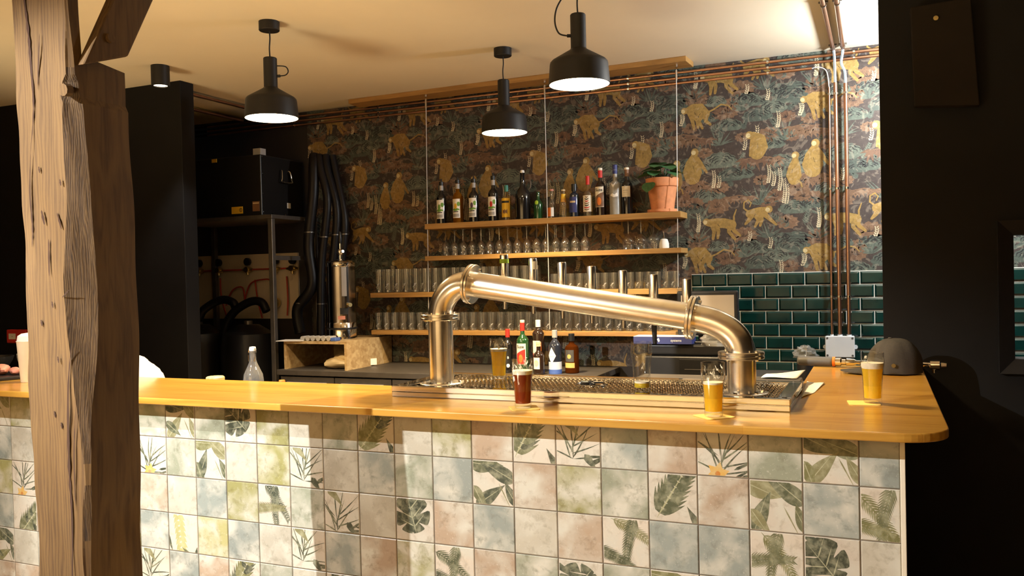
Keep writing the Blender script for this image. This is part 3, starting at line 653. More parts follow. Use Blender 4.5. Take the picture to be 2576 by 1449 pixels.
g = G(); g.tube(elbow(Vector((PL.x, TY, zl)), UP, A, dirp), RT, 48); g.build('elbow', 'steel_pipe', tw)
g = G(); g.tube(elbow(B, dirp, Vector((PR.x, TY, zr)), DN), RT, 48); g.build('elbow', 'steel_pipe', tw)
g = G(); g.tube([tuple(A), tuple(B)], RT, 64); g.build('cross_pipe', 'steel_pipe', tw)
flange(tw, A + dirp * .004, dirp); flange(tw, B - dirp * .004, dirp)
hx = [1.296, 1.413, 1.529, 1.643, 1.761, 1.873, 1.991]
for i, x in enumerate(hx):
    t = (x - A.x) / (B.x - A.x); zc = A.z + (B.z - A.z) * t; y = TY + 0.10
    g = G(); g.tube([(x, TY + RT - .004, zc), (x, y, zc)], .013, 14); g.cyl((x, y, zc - .035), .017, .065, 18); g.cyl((x, y, zc - .085), .0085, .05, 14)
    g.cyl((x, y, zc - .036), .010, .030, 14)
    tap = g.build('tap', 'chrome', tw)
    g = G(); g.lathe([(.0001, 0), (.010, 0), (.0115, .010), (.0150, .042), (.0166, .056), (.0168, .128), (.0156, .133), (.0001, .134)], 24, (x, y, zc - .010)); g.build('tap_handle', 'steel_pipe', tap)
    if i == 0:
        g = G(); g.lathe([(.0176, 0), (.0176, .016)], 24, (x, y, zc - .010 + .100)); hb = g.build('handle_band', 'lime', tap); hb['label'] = 'bright green band'
    if i == 1:
        g = G(); g.lathe([(.0176, 0), (.0176, .03)], 24, (x, y, zc - .010 + .092), a0=-1.2, a1=.2); hb = g.build('handle_sticker', 'tan', tap); hb['label'] = 'small yellowish sticker'
g = G(); g.tube([(1.872, .43, 1.415), (1.874, .43, 1.335)], [.010, .0075], 12); g.build('spout_sleeve', 'black_plastic', tw)

# ------------------------------------------------------------------ beer glasses on the bar
GP = [(.0250, 0), (.0272, .002), (.0274, .012), (.0292, .055), (.0318, .092), (.0350, .113), (.0368, .124), (.0364, .132), (.0350, .142), (.0357, .161)]
def r_at(z):
    for (r0, z0), (r1, z1) in zip(GP[1:], GP[2:]):
        if z <= z1: return r0 + (r1 - r0) * max(0, (z - z0) / (z1 - z0))
    return GP[-1][0]
def beer(loc, label, mat, fill, head, lace, seed, mark=False, group='beer glasses on the bar', sc=1.0):
    t = thing('beer_glass', label, 'glass of beer', loc, 0, group); rg = random.Random(seed)
    g = G(); prof = [(.0001, 0)] + GP + [(r_at(.16) - .0022, .1605)] + [(r - .0022, z) for r, z in GP[::-1] if z > .012] + [(.0001, .0145)]
    g.lathe([(r, z * sc) for r, z in prof], 40); g.build('glass', 'glass', t)
    if fill:
        zs = [.0155] + [z for _, z in GP if .016 < z < fill - head - .002] + [fill - head]
        g = G(); g.lathe([(.0001, .0155)] + [(r_at(z) - .0026, z) for z in zs] + [(.0001, fill - head)], 40); g.build('beer', mat, t)
        zs = [fill - head + .0003] + [z for _, z in GP if fill - head + .002 < z < fill - .002] + [fill]
        g = G(); g.lathe([(.0001, fill - head + .0003)] + [(r_at(z) - .0026, z) for z in zs] + [(.0001, fill + .0012)], 40); g.build('foam_head', 'foam', t)
    if lace:
        g = G()
        for k in range(lace):
            a = rg.uniform(0, 2 * pi); z = rg.uniform(fill + .004, .146); n = rg.choice((5, 6, 8)); wa, wz = rg.uniform(.05, .32), rg.uniform(.0012, .007)
            vs = []; tilt = rg.uniform(-.02, .02)
            for i in range(n + 1):
                aa = a + wa * i / n; zz = min(z + tilt * i / n + .003 * sin(i * 1.1 + k), .150); ww = wz * .8 * (.35 + .65 * abs(sin(i * .9 + k)))
                r = r_at(zz) - .0027; vs += [(r * cos(aa), r * sin(aa), zz - ww), (r * cos(aa), r * sin(aa), zz + ww)]
            g.add(vs, [(2 * i, 2 * i + 2, 2 * i + 3, 2 * i + 1) for i in range(n)], 0, True)
        g.build('foam_lacing', 'foam', t)
    if mark:
        g = G()
        for (a0, z0, a1, z1, w) in ((-2.35, .100, -2.05, .128, .0022), (-2.35, .100, -2.42, .088, .002), (-2.28, .104, -2.30, .088, .0018), (-2.2, .104, -2.17, .089, .0018), (-2.12, .106, -2.06, .092, .0018), (-2.05, .128, -1.9, .122, .0018), (-2.1, .124, -2.1, .134, .0014), (-1.9, .122, -1.75, .131, .0013)):
            vs = []
            for i in range(5):
                q = i / 4; a = a0 + (a1 - a0) * q; z = z0 + (z1 - z0) * q; r = r_at(z) + .0006
                vs += [(r * cos(a - w * 14), r * sin(a - w * 14), z - w * .5), (r * cos(a + w * 14), r * sin(a + w * 14), z + w * .5)]
            g.add(vs, [(2 * i, 2 * i + 2, 2 * i + 3, 2 * i + 1) for i in range(4)], 0, True)
        m_ = g.build('printed_emblem', 'white', t); m_['label'] = 'white horned animal emblem'
    return t
def mat_(loc, rot, label, name='beer_mat', s=.047):
    g = G(); c = .010; o = []
    for sx, sy in ((1, -1), (1, 1), (-1, 1), (-1, -1)):
        for k in range(4):
            a = {(1, -1): -pi / 2, (1, 1): 0, (-1, 1): pi / 2, (-1, -1): pi}[(sx, sy)] + pi / 2 * k / 3; o.append((sx * (s - c) + c * cos(a), sy * (s - c) + c * sin(a)))
    g.prism(o, 0, .0016)
    return tag(g.build(name, 'coaster', None, loc, rot), label, 'coaster', 'beer mats on the bar')
mat_((1.530, .032, CT + .0003), .55, 'square yellow beer mat under the dark red beer')
mat_((2.147, .030, CT + .0003), .75, 'square yellow beer mat under the amber beer before the tower')
mat_((2.558, .405, CT + .0003), .12, 'square yellow beer mat under the beer near the black cap')
ZM = CT + .0022
beer((1.527, .032, ZM), 'pint of dark red beer on a yellow mat before the tray', 'beer_dark', .123, .013, 26, 3, True)
beer((2.147, .030, ZM), 'half drunk amber beer before the right foot of the tower', 'beer_amber', .102, .006, 34, 4)
beer((2.585, .415, ZM), 'full golden beer with thick foam beside the black cap', 'beer_gold', .128, .018, 8, 5)
beer((1.232, .500, 1.1836), 'yellow beer standing on the drip tray behind the dark red beer', 'beer_gold', .120, .010, 26, 6)
t = beer((1.862, .285, 1.1836), 'nearly empty glass on the drip tray with a sip left', 'beer_gold', .034, .005, 5, 8, sc=1.0)
t.scale = (1, 1, 1.06)

# ------------------------------------------------------------------ pendant lamps
def pendant(x, y, loop, label):
    t = thing('pendant_lamp', label, 'lamp', (x, y, CEIL), 0, 'black pendant lamps over the bar')
    g = G(); g.lathe([(.0001, -.045), (.047, -.045), (.050, -.042), (.050, 0), (.0001, 0)], 36); g.build('canopy', 'matte_black', t)
    ct = 2.692 - CEIL
    g = G(); g.tube(smooth_pts([(0, 0, -.04), (.002, .001, -.08), (-.002, 0, -.13), (0, 0, ct - .003)], 5), .0035, 8); g.build('cord', 'matte_black', t)
    g = G(); zb = 2.392 - CEIL
    g.lathe([(.128, 0), (.131, .001), (.130, .012), (.124, .085), (.122, .094), (.115, .102), (.040, .146), (.034, .152), (.033, .158), (.033, .294), (.030, .298), (.0001, .299)], 48, (0, 0, zb)); g.build('shade', 'matte_black', t)
    g = G(); g.lathe([(.127, .0008), (.121, .078), (.10, .096), (.0001, .098)], 40, (0, 0, zb)); g.build('inner_reflector', 'lamp_inner', t)
    g = G(); g.lathe([(.0001, .010), (.112, .010), (.118, .013), (.118, .016), (.0001, .017)], 40, (0, 0, zb)); g.build('diffuser', 'lamp_disc', t)
    g = G(); zn = 2.60 - CEIL
    g.tube([(.030 * loop[0], .030 * loop[1], zn), (.048 * loop[0], .048 * loop[1], zn)], .007, 10)
    sx, sy = loop[0], loop[1]
    if loop[2] == 'ring': g.tube(smooth_pts([(.046 * sx, .046 * sy, zn), (.075 * sx, .075 * sy, zn + .004), (.088 * sx, .088 * sy, zn + .022), (.075 * sx, .075 * sy, zn + .045), (.034 * sx, .034 * sy, zn + .05)], 6), .003, 8)
    elif loop[2] == 'long': g.tube(smooth_pts([(.046 * sx, .046 * sy, zn), (.082 * sx, .082 * sy, zn + .012), (.098 * sx, .098 * sy, zn + .06), (.088 * sx, .088 * sy, zn + .12), (.05 * sx, .05 * sy, zn + .18), (.01 * sx, .01 * sy, CEIL - 2.60 + zn - .05)], 8), .0035, 8)
    g.build('side_cable', 'matte_black', t)
    d = bpy.data.lights.new('pendant_bulb', 'SPOT'); d.energy = 320; d.color = WARM; d.spot_size = RAD(122); d.spot_blend = 0.45; d.shadow_soft_size = .09
    o = bpy.data.objects.new('pendant_bulb', d); COL.objects.link(o); o.parent = t; o.location = (0, 0, zb - .004)
    return t
pendant(-0.131, 0.865, (.92, .39, 'ring'), 'black pendant lamp farthest from the hanging shelves, over the plain bar top')
pendant(0.686, 1.865, (.92, .39, 'stub'), 'black pendant lamp hanging in front of the bottle shelf')
pendant(1.455, 0.905, (-.92, -.39, 'long'), 'black pendant lamp hanging highest in view, over the beer tower')
t = thing('ceiling_spotlight', 'small black cylinder spotlight on the ceiling before the black wall', 'lamp', (-1.247, 1.26, CEIL))
g = G(); g.lathe([(.040, -.118), (.050, -.120), (.052, -.118), (.052, 0), (.0001, 0)], 36); g.build('housing', 'matte_black', t)
g = G(); g.lathe([(.0001, -.112), (.041, -.112), (.041, -.108), (.0001, -.107)], 32); g.build('diffuser', 'lamp_disc', t)
d = bpy.data.lights.new('spotlight_bulb', 'SPOT'); d.energy = 45; d.color = NEUT; d.spot_size = RAD(80); d.spot_blend = .5; d.shadow_soft_size = .03
o = bpy.data.objects.new('spotlight_bulb', d); COL.objects.link(o); o.parent = t; o.location = (0, 0, -.125)

# ------------------------------------------------------------------ old timber post with knee brace
def rough_post():
    g = G(); NZ = 150; rg = random.Random(3); K = 14
    ph = [rg.uniform(0, 6) for _ in range(12)]
    sec = []
    for i in range(NZ + 1):
        z = CEIL * i / NZ
        xl = .436 - .018 * (z - .8) + .004 * sin(z * 7 + ph[0]) + .002 * sin(z * 23); xr = .638 + .006 * sin(z * 3.1 + ph[1]) + .003 * sin(z * 17 + ph[2]) - (.01 if z > 2.1 else 0)
        ch = .010 + .050 * max(0, sin((z - 1.05) * 2.6)) if 1.05 < z < 2.15 else .012
        ch += .006 * sin(z * 11 + ph[3]); ch = max(.006, ch)
        yb = -.722 + .003 * sin(z * 5) if z < 2.21 else -.868
        sec.append((z, xl, xr, ch, yb))
    rings = []
    for z, xl, xr, ch, yb in sec:
        p = []
        y0 = -.905
        for k in range(9): p.append((xl + .006 + (xr - ch - xl - .006) * k / 8, y0 + .0025 * sin(z * 9 + k * 1.3) + .001 * sin(z * 41 + k), 0))
        for k in range(1, 5): t = k / 4; p.append((xr - ch * (1 - t), y0 + ch * .8 * t + .0015 * sin(z * 21 + k * 1.3) * (1 if ch > .02 else .2), 1))
        for k in range(1, 4): p.append((xr, y0 + ch * .8 + (yb - y0 - ch * .8) * k / 3, 0))
        for k in range(1, 4): p.append((xr + (xl - xr) * k / 4, yb, 0))
        p.append((xl, yb, 0)); p.append((xl, y0 + .006, 0))
        rings.append([(a, b, z, m) for a, b, m in p])
    n = len(rings[0]); vs = [(a, b, c) for r in rings for a, b, c, _ in r]
    for i in range(NZ):
        for k in range(n):
            q = (k + 1) % n; bark = rings[i][q][3] and sec[i][3] > .016
            g.add([vs[i * n + k], vs[i * n + q], vs[(i + 1) * n + q], vs[(i + 1) * n + k]], [(0, 1, 2, 3)], 1 if bark else 0, True)
    return g
post = thing('timber_post', 'old rough-hewn oak post standing in front of the bar', 'post', (0, 0, 0))
rough_post().build('post_body', ['timber', 'bark'], post, sharp=62)
g = G(); y0, y1 = -.885, -.735; zA = 2.185; top = CEIL; dy = (top - zA) * .50
vs = []
for x in (.622, .655):
    vs += [(x, y0, zA), (x, y1, zA + .055), (x, y1 + dy - .01, top), (x, y0 + dy, top)]
g.add(vs, [(0, 1, 2, 3), (7, 6, 5, 4), (0, 4, 5, 1), (1, 5, 6, 2), (2, 6, 7, 3), (3, 7, 4, 0)])
br = g.build('knee_brace', 'timber', post, bevel=0.006)
g = G(); g.cyl((.652, -.800, 2.275), .013, .012, 10, axis=(1, 0, .1)); pg = g.build('peg', 'timber', br); pg['label'] = 'wooden peg in the brace'
g = G(); g.cyl((.615, -.920, 2.115), .017, .02, 10, axis=(0, 1, .1)); g.build('peg', 'timber', post)
g = G(); rg = random.Random(9)
def crack(pts, w):
    l = smooth_pts([(x, -.9095, z) for x, z in pts], 6); n = len(l); vs = []
    for i, (x, y, z) in enumerate(l):
        ww = w * sin(pi * (i + .5) / n) * (0.6 + .8 * abs(sin(i * 1.7))); vs += [(x - ww, y, z), (x + ww, y, z)]
    g.add(vs, [(2 * i, 2 * i + 1, 2 * i + 3, 2 * i + 2) for i in range(n - 1)])
crack([(.455, 2.86), (.46, 2.45), (.475, 2.3), (.482, 2.2), (.487, 2.08), (.47, 1.96)], .004); crack([(.47, 1.96), (.462, 1.85), (.468, 1.75), (.463, 1.70)], .0025)
crack([(.52, 2.28), (.512, 2.2), (.505, 2.13)], .002); crack([(.505, 1.80), (.515, 1.76)], .004); crack([(.565, 1.79), (.58, 1.745)], .003); crack([(.53, 1.72), (.527, 1.62)], .003)
crack([(.603, 1.43), (.585, 1.30), (.58, 1.1), (.585, .95), (.575, .7)], .004); crack([(.575, 1.56), (.60, 1.58)], .003); crack([(.61, 1.25), (.60, 1.12), (.60, .98)], .0022)
crack([(.443, .75), (.455, .62), (.45, .5)], .006)
for x, z in ((.535, 1.55), (.55, 1.40), (.53, 1.25), (.49, 1.5), (.555, 1.22), (.50, 1.92), (.58, 1.88)): crack([(x, z), (x + .003, z - .018)], .0028)
g.build('cracks', 'crack', post)

# ------------------------------------------------------------------ hanging shelves
SY = 2.609
def shelf(x0, x1, z0, z1, label, notch=False):
    g = G()
    poly = [(x0, SY), (x1, SY), (x1, BACK - .004), (x0, BACK - .004)] if not notch else [(x0, SY), (x1 - .03, SY), (x1, SY + .03), (x1, BACK - .016), (x0, BACK - .016)]
    g.prism(poly, z0, z1); return tag(g.build('shelf', 'shelf_oak', None, bevel=.002), label, 'shelf', 'oak shelves hung on steel wires')
shelf(-.255, 1.514, 1.918, 1.955, 'topmost oak shelf hung on wires, carrying spirit bottles and a plant')
shelf(-.260, 1.513, 1.702, 1.733, 'oak shelf carrying upturned stemmed wine glasses')
shelf(-.709, 1.513, 1.452, 1.486, 'wider oak shelf carrying tall tumblers, third from the ceiling', True)
shelf(-.708, 1.470, 1.190, 1.221, 'lowest oak shelf carrying packed beer glasses above the back counter')
g = G(); g.prism([(-.833, 2.585), (1.582, 2.525), (1.592, 2.700), (-.845, 2.745)], CEIL - .032, CEIL - .0005)
tag(g.build('ceiling_plank', 'shelf_oak', bevel=.002), 'long oak plank fixed to the ceiling from which the shelf wires hang', 'plank')
for x, xb, zb, y, w in ((-.211, -.255, 1.221, 2.632, 'leftmost of the three, beyond the first bottle'), (.657, .640, 1.221, 2.632, 'middle one, between the green bottle and the clear one'), (1.509, 1.484, 1.486, 2.632, 'rightmost one, in front of the terracotta pot')):
    t = thing('hanging_wire', 'thin steel wire holding the shelves, ' + w, 'wire', (0, 0, 0), 0, 'steel shelf wires')
    yt = y - .04
    g = G(); g.tube([(x, yt, CEIL - .06), (xb, y, zb)], .0024, 6); g.build('strand', 'wire', t)
    g = G(); g.cyl((x, yt, CEIL - .046), .008, .014, 12); g.cyl((x + (xb - x) * .05, yt + .002, CEIL - .125), .0065, .06, 10); g.build('turnbuckle', 'chrome', t)
    g = G(); g.cyl((xb, y, zb), .006, .010, 10); g.build('stopper', 'chrome', t)

# ------------------------------------------------------------------ glasses on the shelves
def shelf_glass(h, r, emblem, label, group, name='tumbler'):
    t = thing(name, label, 'glass', (0, 0, 0), 0, group); g = G(); rb = r * .86
    rr = lambda z: rb + (r - rb) * z / h
    g.lathe([(.0001, .001), (rb - .003, 0), (rb, .003), (rr(h * .55), h * .55), (r, h), (r - .0018, h), (rr(h * .5) - .002, h * .5), (rb - .0022, .013), (.0001, .010)], 18)
    g.build('bowl', 'shelf_glass', t)
    g = G(); g.lathe([(.0001, .0011), (rb - .0032, .001), (rb - .0008, .004), (rb - .001, .016), (.0001, .012)], 18); g.build('thick_base', 'glass_base', t)
    if emblem:
        g = G()
        for (a0, z0, a1, z1, w) in ((-2.1, .20, -1.35, .31, .010), (-1.75, .32, -1.15, .36, .009), (-1.95, .14, -1.55, .20, .007), (-1.5, .30, -1.45, .40, .006)):
            vs = []
            for i in range(4):
                q = i / 3; a = a0 + (a1 - a0) * q; z = (z0 + (z1 - z0) * q) * h * 1.0 + .02 * h; k = rr(z) + .0005; ww = w * h * 2.0
                vs += [(k * cos(a), k * sin(a), z - ww), (k * cos(a), k * sin(a), z + ww)]
            g.add(vs, [(2 * i, 2 * i + 2, 2 * i + 3, 2 * i + 1) for i in range(3)], 0, True)
        e_ = g.build('emblem', 'grey', t)
        e_['label'] = 'white printed emblem'
    return t
rs = random.Random(21)
def place_row(proto, xs, y, z, flag):
    for x in xs:
        loc = (x + rs.uniform(-.003, .003), y + rs.uniform(-.005, .005), z)
        if not flag: proto.location = loc; proto.rotation_euler = (0, 0, rs.uniform(-.3, .3)); flag.append(1)
        else: dup(proto, loc, rs.uniform(-.35, .35))
GA = 'tall tumblers on the wide shelf'; GB = 'short tumblers on the wide shelf'; GC = 'beer glasses on the lowest shelf'; GD = 'upturned wine glasses'
place_row(shelf_glass(.165, .030, True, 'tall clear tumbler with pale emblem, front row of the wide shelf', GA + ', front row'), [-.658 + .0745 * i for i in range(17)], 2.655, 1.4865, [])
place_row(shelf_glass(.165, .030, False, 'tall clear tumbler in the rear row of the wide shelf', GA + ', rear row'), [-.675 + .0745 * i for i in range(17)], 2.735, 1.4865, [])
place_row(shelf_glass(.105, .026, True, 'short clear tumbler with pale emblem, front row right of the tall tumblers', GB + ', front row'), [.672 + .0565 * i for i in range(15)], 2.650, 1.4865, [])
place_row(shelf_glass(.105, .026, False, 'short clear tumbler in the rear row right of the tall tumblers', GB + ', rear row'), [.660 + .0565 * i for i in range(15)], 2.725, 1.4865, [])
place_row(shelf_glass(.122, .029, True, 'clear beer glass with pale emblem, front row of the lowest shelf', GC + ', front row', 'small_beer_glass'), [-.672 + .0682 * i for i in range(31)], 2.655, 1.2215, [])
place_row(shelf_glass(.122, .029, False, 'clear beer glass in the rear row of the lowest shelf', GC + ', rear row', 'small_beer_glass'), [-.655 + .0682 * i for i in range(31)], 2.730, 1.2215, [])
def wine(h, r, label, group):
    t = thing('wine_glass', label, 'wine glass', (0, 0, 0), 0, group); g = G(); b = h * .50
    g.lathe([(r * .80, 0), (r * .93, b * .25), (r, b * .5), (r * .90, b * .75), (r * .55, b * .95), (.006, b * 1.06), (.0035, b * 1.12)], 22); g.build('bowl', 'shelf_glass', t)
    g = G(); g.lathe([(.0035, b * 1.12), (.003, h * .85), (.0045, h - .006)], 10); g.build('stem', 'shelf_glass', t)
    g = G(); g.lathe([(.0045, h - .006), (r * .5, h - .003), (r * .86, h - .001), (r * .86, h), (.0001, h)], 22); g.build('foot', 'shelf_glass', t)
    return t
place_row(wine(.176, .0305, 'upturned stemmed wine glass, front row under the bottle shelf', GD + ', front row'), [-.126 + .0675 * i for i in range(16)], 2.665, 1.7335, [])
place_row(wine(.176, .0305, 'upturned stemmed wine glass, rear row under the bottle shelf', GD + ', rear row'), [-.095 + .0675 * i for i in range(15)], 2.745, 1.7335, [])
for x, w in ((1.160, 'nearest the small ones'), (1.242, 'middle of three'), (1.322, 'beside the white shaker')):
    t = wine(.178, .041, 'larger upturned balloon wine glass, ' + w, 'balloon wine glasses'); t.location = (x, 2.70, 1.7335)
t = thing('shaker', 'white shaker with a thin metal spout beside the balloon glasses', 'shaker', (1.390, 2.69, 1.7335))
g = G(); g.lathe([(.0001, 0), (.029, 0), (.031, .006), (.030, .030), (.022, .056), (.012, .060), (.0001, .061)], 24); g.build('body', 'white', t)
g = G(); g.tube([(0, 0, .058), (.001, 0, .075), (-.003, 0, .105)], [.006, .004, .003], 10); g.build('spout', 'chrome', t)

# ------------------------------------------------------------------ bottles
def bprof(h, r, neck, shoulder, nr, foot=.004):
    z1, z2 = h * shoulder, h * neck
    return [(.0001, .002), (r - foot, 0), (r, foot), (r, z1), (r * .96, z1 + (z2 - z1) * .22), (r * .78, z1 + (z2 - z1) * .52), (nr * 1.25, z1 + (z2 - z1) * .85), (nr, z2), (nr * .96, h * .97), (nr * 1.1, h * .975), (nr * 1.1, h), (.0001, h)]
def wrap(g, r, z0, z1, a0, a1, m=0, n=12):
    vs = []
    for i in range(n + 1):
        a = a0 + (a1 - a0) * i / n; vs += [(r * cos(a), r * sin(a), z0), (r * cos(a), r * sin(a), z1)]
    g.add(vs, [(2 * i, 2 * i + 2, 2 * i + 3, 2 * i + 1) for i in range(n)], m, True)
def wrap_text(g, s, size, r, zc, ac, bold=0.0, m=0):
    vs, fs = text_geo(s, size, bold)
    g.add([(r * cos(ac + x / r), r * sin(ac + x / r), zc + y) for x, y, _ in vs], fs, m)
def wrap_poly(g, pts, r, m=0):     # outline in (arc length, z), laid round the bottle
    o = []
    for i in range(len(pts)):
        a, b = pts[i], pts[(i + 1) % len(pts)]; k = max(1, int(math.dist(a, b) / .006))
        o += [(a[0] + (b[0] - a[0]) * q / k, a[1] + (b[1] - a[1]) * q / k) for q in range(k)]
    n = len(o); cx = sum(p[0] for p in pts) / len(pts); cz = sum(p[1] for p in pts) / len(pts); R_ = 6
    f = lambda x, z: (r * cos(-pi / 2 + x / r), r * sin(-pi / 2 + x / r), z)
    vs = [f(cx, cz)] + [f(cx + (x - cx) * j / R_, cz + (z - cz) * j / R_) for j in range(1, R_ + 1) for x, z in o]
    fs = [(0, i + 1, (i + 1) % n + 1) for i in range(n)]
    for j in range(R_ - 1): fs += [(1 + j * n + i, 1 + (j + 1) * n + i, 1 + (j + 1) * n + (i + 1) % n, 1 + j * n + (i + 1) % n) for i in range(n)]
    g.add(vs, fs, m)
FR = -pi / 2
BG = 'bottles on the top shelf'
def bottle(name, label, loc, prof, mat, cap=None, group=BG, seg=28):
    t = thing(name, label, 'bottle', loc, 0, group); g = G(); g.lathe(prof, seg); g.build('bottle_body', mat, t)
    if cap:
        m, r, z0, z1 = cap; g = G(); g.lathe([(r, z0), (r, z1 - .002), (r - .002, z1), (.0001, z1)], 20); g.build('cap', m, t)
    return t
ZS = 1.9555
def syrup(x, y, mat, pic, label, h=.29):
    r = .035; t = bottle('syrup_bottle', label, (x, y, ZS), bprof(h, r, .74, .60, .0125), mat, ('black_plastic', .0150, h - .022, h + .003))
    g = G(); g.lathe([(.0060, h), (.0045, h + .022), (.0001, h + .023)], 10); g.build('pourer', 'black_plastic', t)
    g = G(); g.lathe([(.0135, h * .80), (.0136, h * .915)], 20); g.build('neck_band', 'grey', t)
    g = G(); wrap(g, r + .0005, .035, .165, FR - 1.05, FR + .85)
    l = g.build('paper_label', 'white', t)
    g = G(); wrap_poly(g, [(.011 * cos(a) - .002, .115 + .02 * sin(a)) for a in [k * pi / 6 for k in range(12)]], r + .0009, 0)
    wrap_poly(g, [(.020 + .012 * cos(a), .130 + .016 * sin(a)) for a in [k * pi / 5 for k in range(10)]], r + .0008, 1)
    wrap_poly(g, [(.030 * cos(a) - .002, .092 + .010 * sin(a)) for a in [k * pi / 6 for k in range(12)]], r + .0007, 1)
    wrap(g, r + .0008, .074, .080, FR - .8, FR + .5, 2); wrap(g, r + .0008, .042, .064, FR - .85, FR + .6, 3)
    g.build('printed_fruit', [pic, 'green', 'black', 'grey'], l); return t
syrup(-.166, 2.70, 'black_glass', 'green', 'dark syrup bottle with green fruit on the label, leftmost on the shelf')
syrup(-.040, 2.70, 'syrup', 'yellow', 'orange syrup bottle with yellow fruit on the label', .295)
syrup(.083, 2.70, 'black_glass', 'purple', 'dark syrup bottle with purple fruit on the label', .295)
syrup(.228, 2.70, 'black_glass', 'red', 'dark syrup bottle with red fruit on the label', .305)
t = bottle('cordial_bottle', 'small bottle with orange label and teal cap', (.325, 2.70, ZS), bprof(.235, .033, .76, .62, .012), 'gold_glass', ('teal', .0135, .195, .238))
g = G(); wrap(g, .0335, .022, .150, FR - 1.1, FR + 1.1); l = g.build('paper_label', 'yellow', t)
g = G(); wrap(g, .0338, .118, .132, FR - .9, FR + .9, 0); wrap_poly(g, [(.018 * cos(a), .060 + .018 * sin(a * 3)) for a in [k * pi / 8 for k in range(16)]], .0338, 1); g.build('print', ['black', 'brown'], l)
t = bottle('growler_bottle', 'large dark swing-top bottle, widest on the shelf', (.444, 2.70, ZS), [(.0001, .002), (.048, 0), (.052, .004), (.053, .14), (.051, .17), (.038, .198), (.020, .218), (.0155, .235), (.014, .30), (.0165, .305), (.0165, .312), (.0001, .312)], 'black_glass')
g = G(); g.lathe([(.0001, .312), (.014, .312), (.015, .320), (.012, .330), (.0001, .332)], 18); g.build('stopper', 'white', t)
g = G(); g.tube(smooth_pts([(-.018, -.004, .322), (-.022, -.006, .300), (-.018, -.006, .275), (-.015, -.008, .255)], 4), .0016, 6); g.tube(smooth_pts([(.042, 0, .20), (.056, 0, .215), (.055, 0, .255), (.020, 0, .262)], 5), .005, 8); g.build('swing_clip', 'dark_steel', t)
t = bottle('water_bottle', 'small green glass bottle between the big dark one and the wire', (.552, 2.70, ZS), bprof(.180, .030, .74, .52, .0115), 'green_glass')
g = G(); wrap_poly(g, [(.013 * cos(a), .108 + .014 * sin(a)) for a in [k * pi / 7 for k in range(14)]], .0304); g.build('oval_label', 'lime', t)
t = bottle('soda_bottle', 'small clear bottle with red and white label', (.648, 2.70, ZS), bprof(.188, .028, .76, .46, .012), 'shelf_glass', ('pink', .014, .180, .191))
g = G(); wrap(g, .0284, .012, .070, FR - 1.2, FR + .1, 0); wrap(g, .0284, .012, .070, FR + .1, FR + .8, 1); g.build('paper_label', ['orange', 'white'], t)
t = bottle('tonic_bottle', 'small clear bottle with bright yellow neck label', (.730, 2.70, ZS), bprof(.182, .031, .78, .40, .012), 'gold_glass', ('tan', .014, .174, .185))
g = G(); g.lathe([(.0200, .102), (.0192, .118), (.0165, .135), (.0150, .155)], 20); g.build('neck_label', 'yellow', t)
t = bottle('whisky_bottle', 'squat navy bottle with gold lettering band', (.805, 2.70, ZS), bprof(.20, .033, .82, .70, .013), 'navy_glass', ('black_plastic', .018, .170, .216))
g = G(); wrap(g, .0334, .03, .13, FR - 1.0, FR + .8); l = g.build('paper_label', 'navy', t)
g = G(); wrap(g, .0337, .093, .105, FR - .7, FR + .5); g.build('print', 'tan', l)
t = bottle('rum_bottle', 'clear bottle with cream scroll label and red neck', (.898, 2.70, ZS), bprof(.255, .032, .70, .56, .0105), 'gold_glass', ('red', .0125, .205, .262))
g = G(); wrap(g, .0324, .030, .135, FR - 1.2, FR + 1.2); l = g.build('paper_label', 'cream', t)
g = G()
for k in range(7): wrap_poly(g, [(.026 * (1 - .08 * k) * cos(a) * (1 if k % 2 else .8), .045 + .0135 * k + .0035 * sin(a) + .004 * cos(a * 2)) for a in [q * pi / 6 for q in range(12)]], .0327, k % 3)
g.build('print', ['brown', 'red', 'black'], l)
def suze(name, loc, label, h, r, mat, group):
    t = bottle(name, label, loc, bprof(h, r, .74, .60, .013), mat, ('cream', .0148, h - .014, h + .002), group)
    g = G(); g.lathe([(.0142, h * .80), (.0145, h - .014)], 20); g.build('neck_label', 'red', t)
    g = G(); wrap(g, r + .0005, .055, .185, FR - 1.0, FR + .9); l = g.build('paper_label', 'cream', t)
    g = G()
    wrap_poly(g, [(-.032, .12), (-.032, .057), (.030, .057), (.030, .150), (.010, .144), (-.012, .132)], r + .0008, 1)
    wrap_poly(g, [(.014 * cos(a), .092 + .026 * sin(a)) for a in [k * pi / 7 for k in range(14)]], r + .0011, 2)
    wrap_text(g, 'Suze', .026, r + .0012, .164, FR - .05, .0006, 0)
    g.build('print', ['black', 'red' if group != BG else 'brown', 'orange'], l); return t
suze('liqueur_bottle', (.983, 2.70, ZS), 'tall dark bottle with lettered cream and orange label on the top shelf', .305, .034, 'brown_glass', BG)
t = bottle('vodka_bottle', 'tall frosted grey bottle with bluish neck', (1.081, 2.70, ZS), bprof(.290, .0375, .76, .66, .014), 'frost', ('navy', .0155, .262, .320))
g = G(); wrap_poly(g, [(-.022, .205), (-.002, .180), (.018, .212), (.004, .186), (-.004, .172)], .0378, 1); wrap_poly(g, [(-.028, .125), (-.010, .138), (.006, .128), (.022, .142), (.028, .118), (0, .112)], .0378, 0); g.build('print', ['white', 'white'], t)
t = bottle('wine_bottle', 'dark wine bottle with plain cream label beside the frosted bottle', (1.158, 2.70, ZS), bprof(.292, .0345, .76, .62, .0135), 'black_glass', ('cream', .0152, .284, .297))
g = G(); g.lathe([(.0142, .240), (.0145, .284)], 20); g.build('neck_foil', 'brown', t)
g = G(); wrap(g, .035, .110, .178, FR - .95, FR + .85); l = g.build('paper_label', 'cream', t)
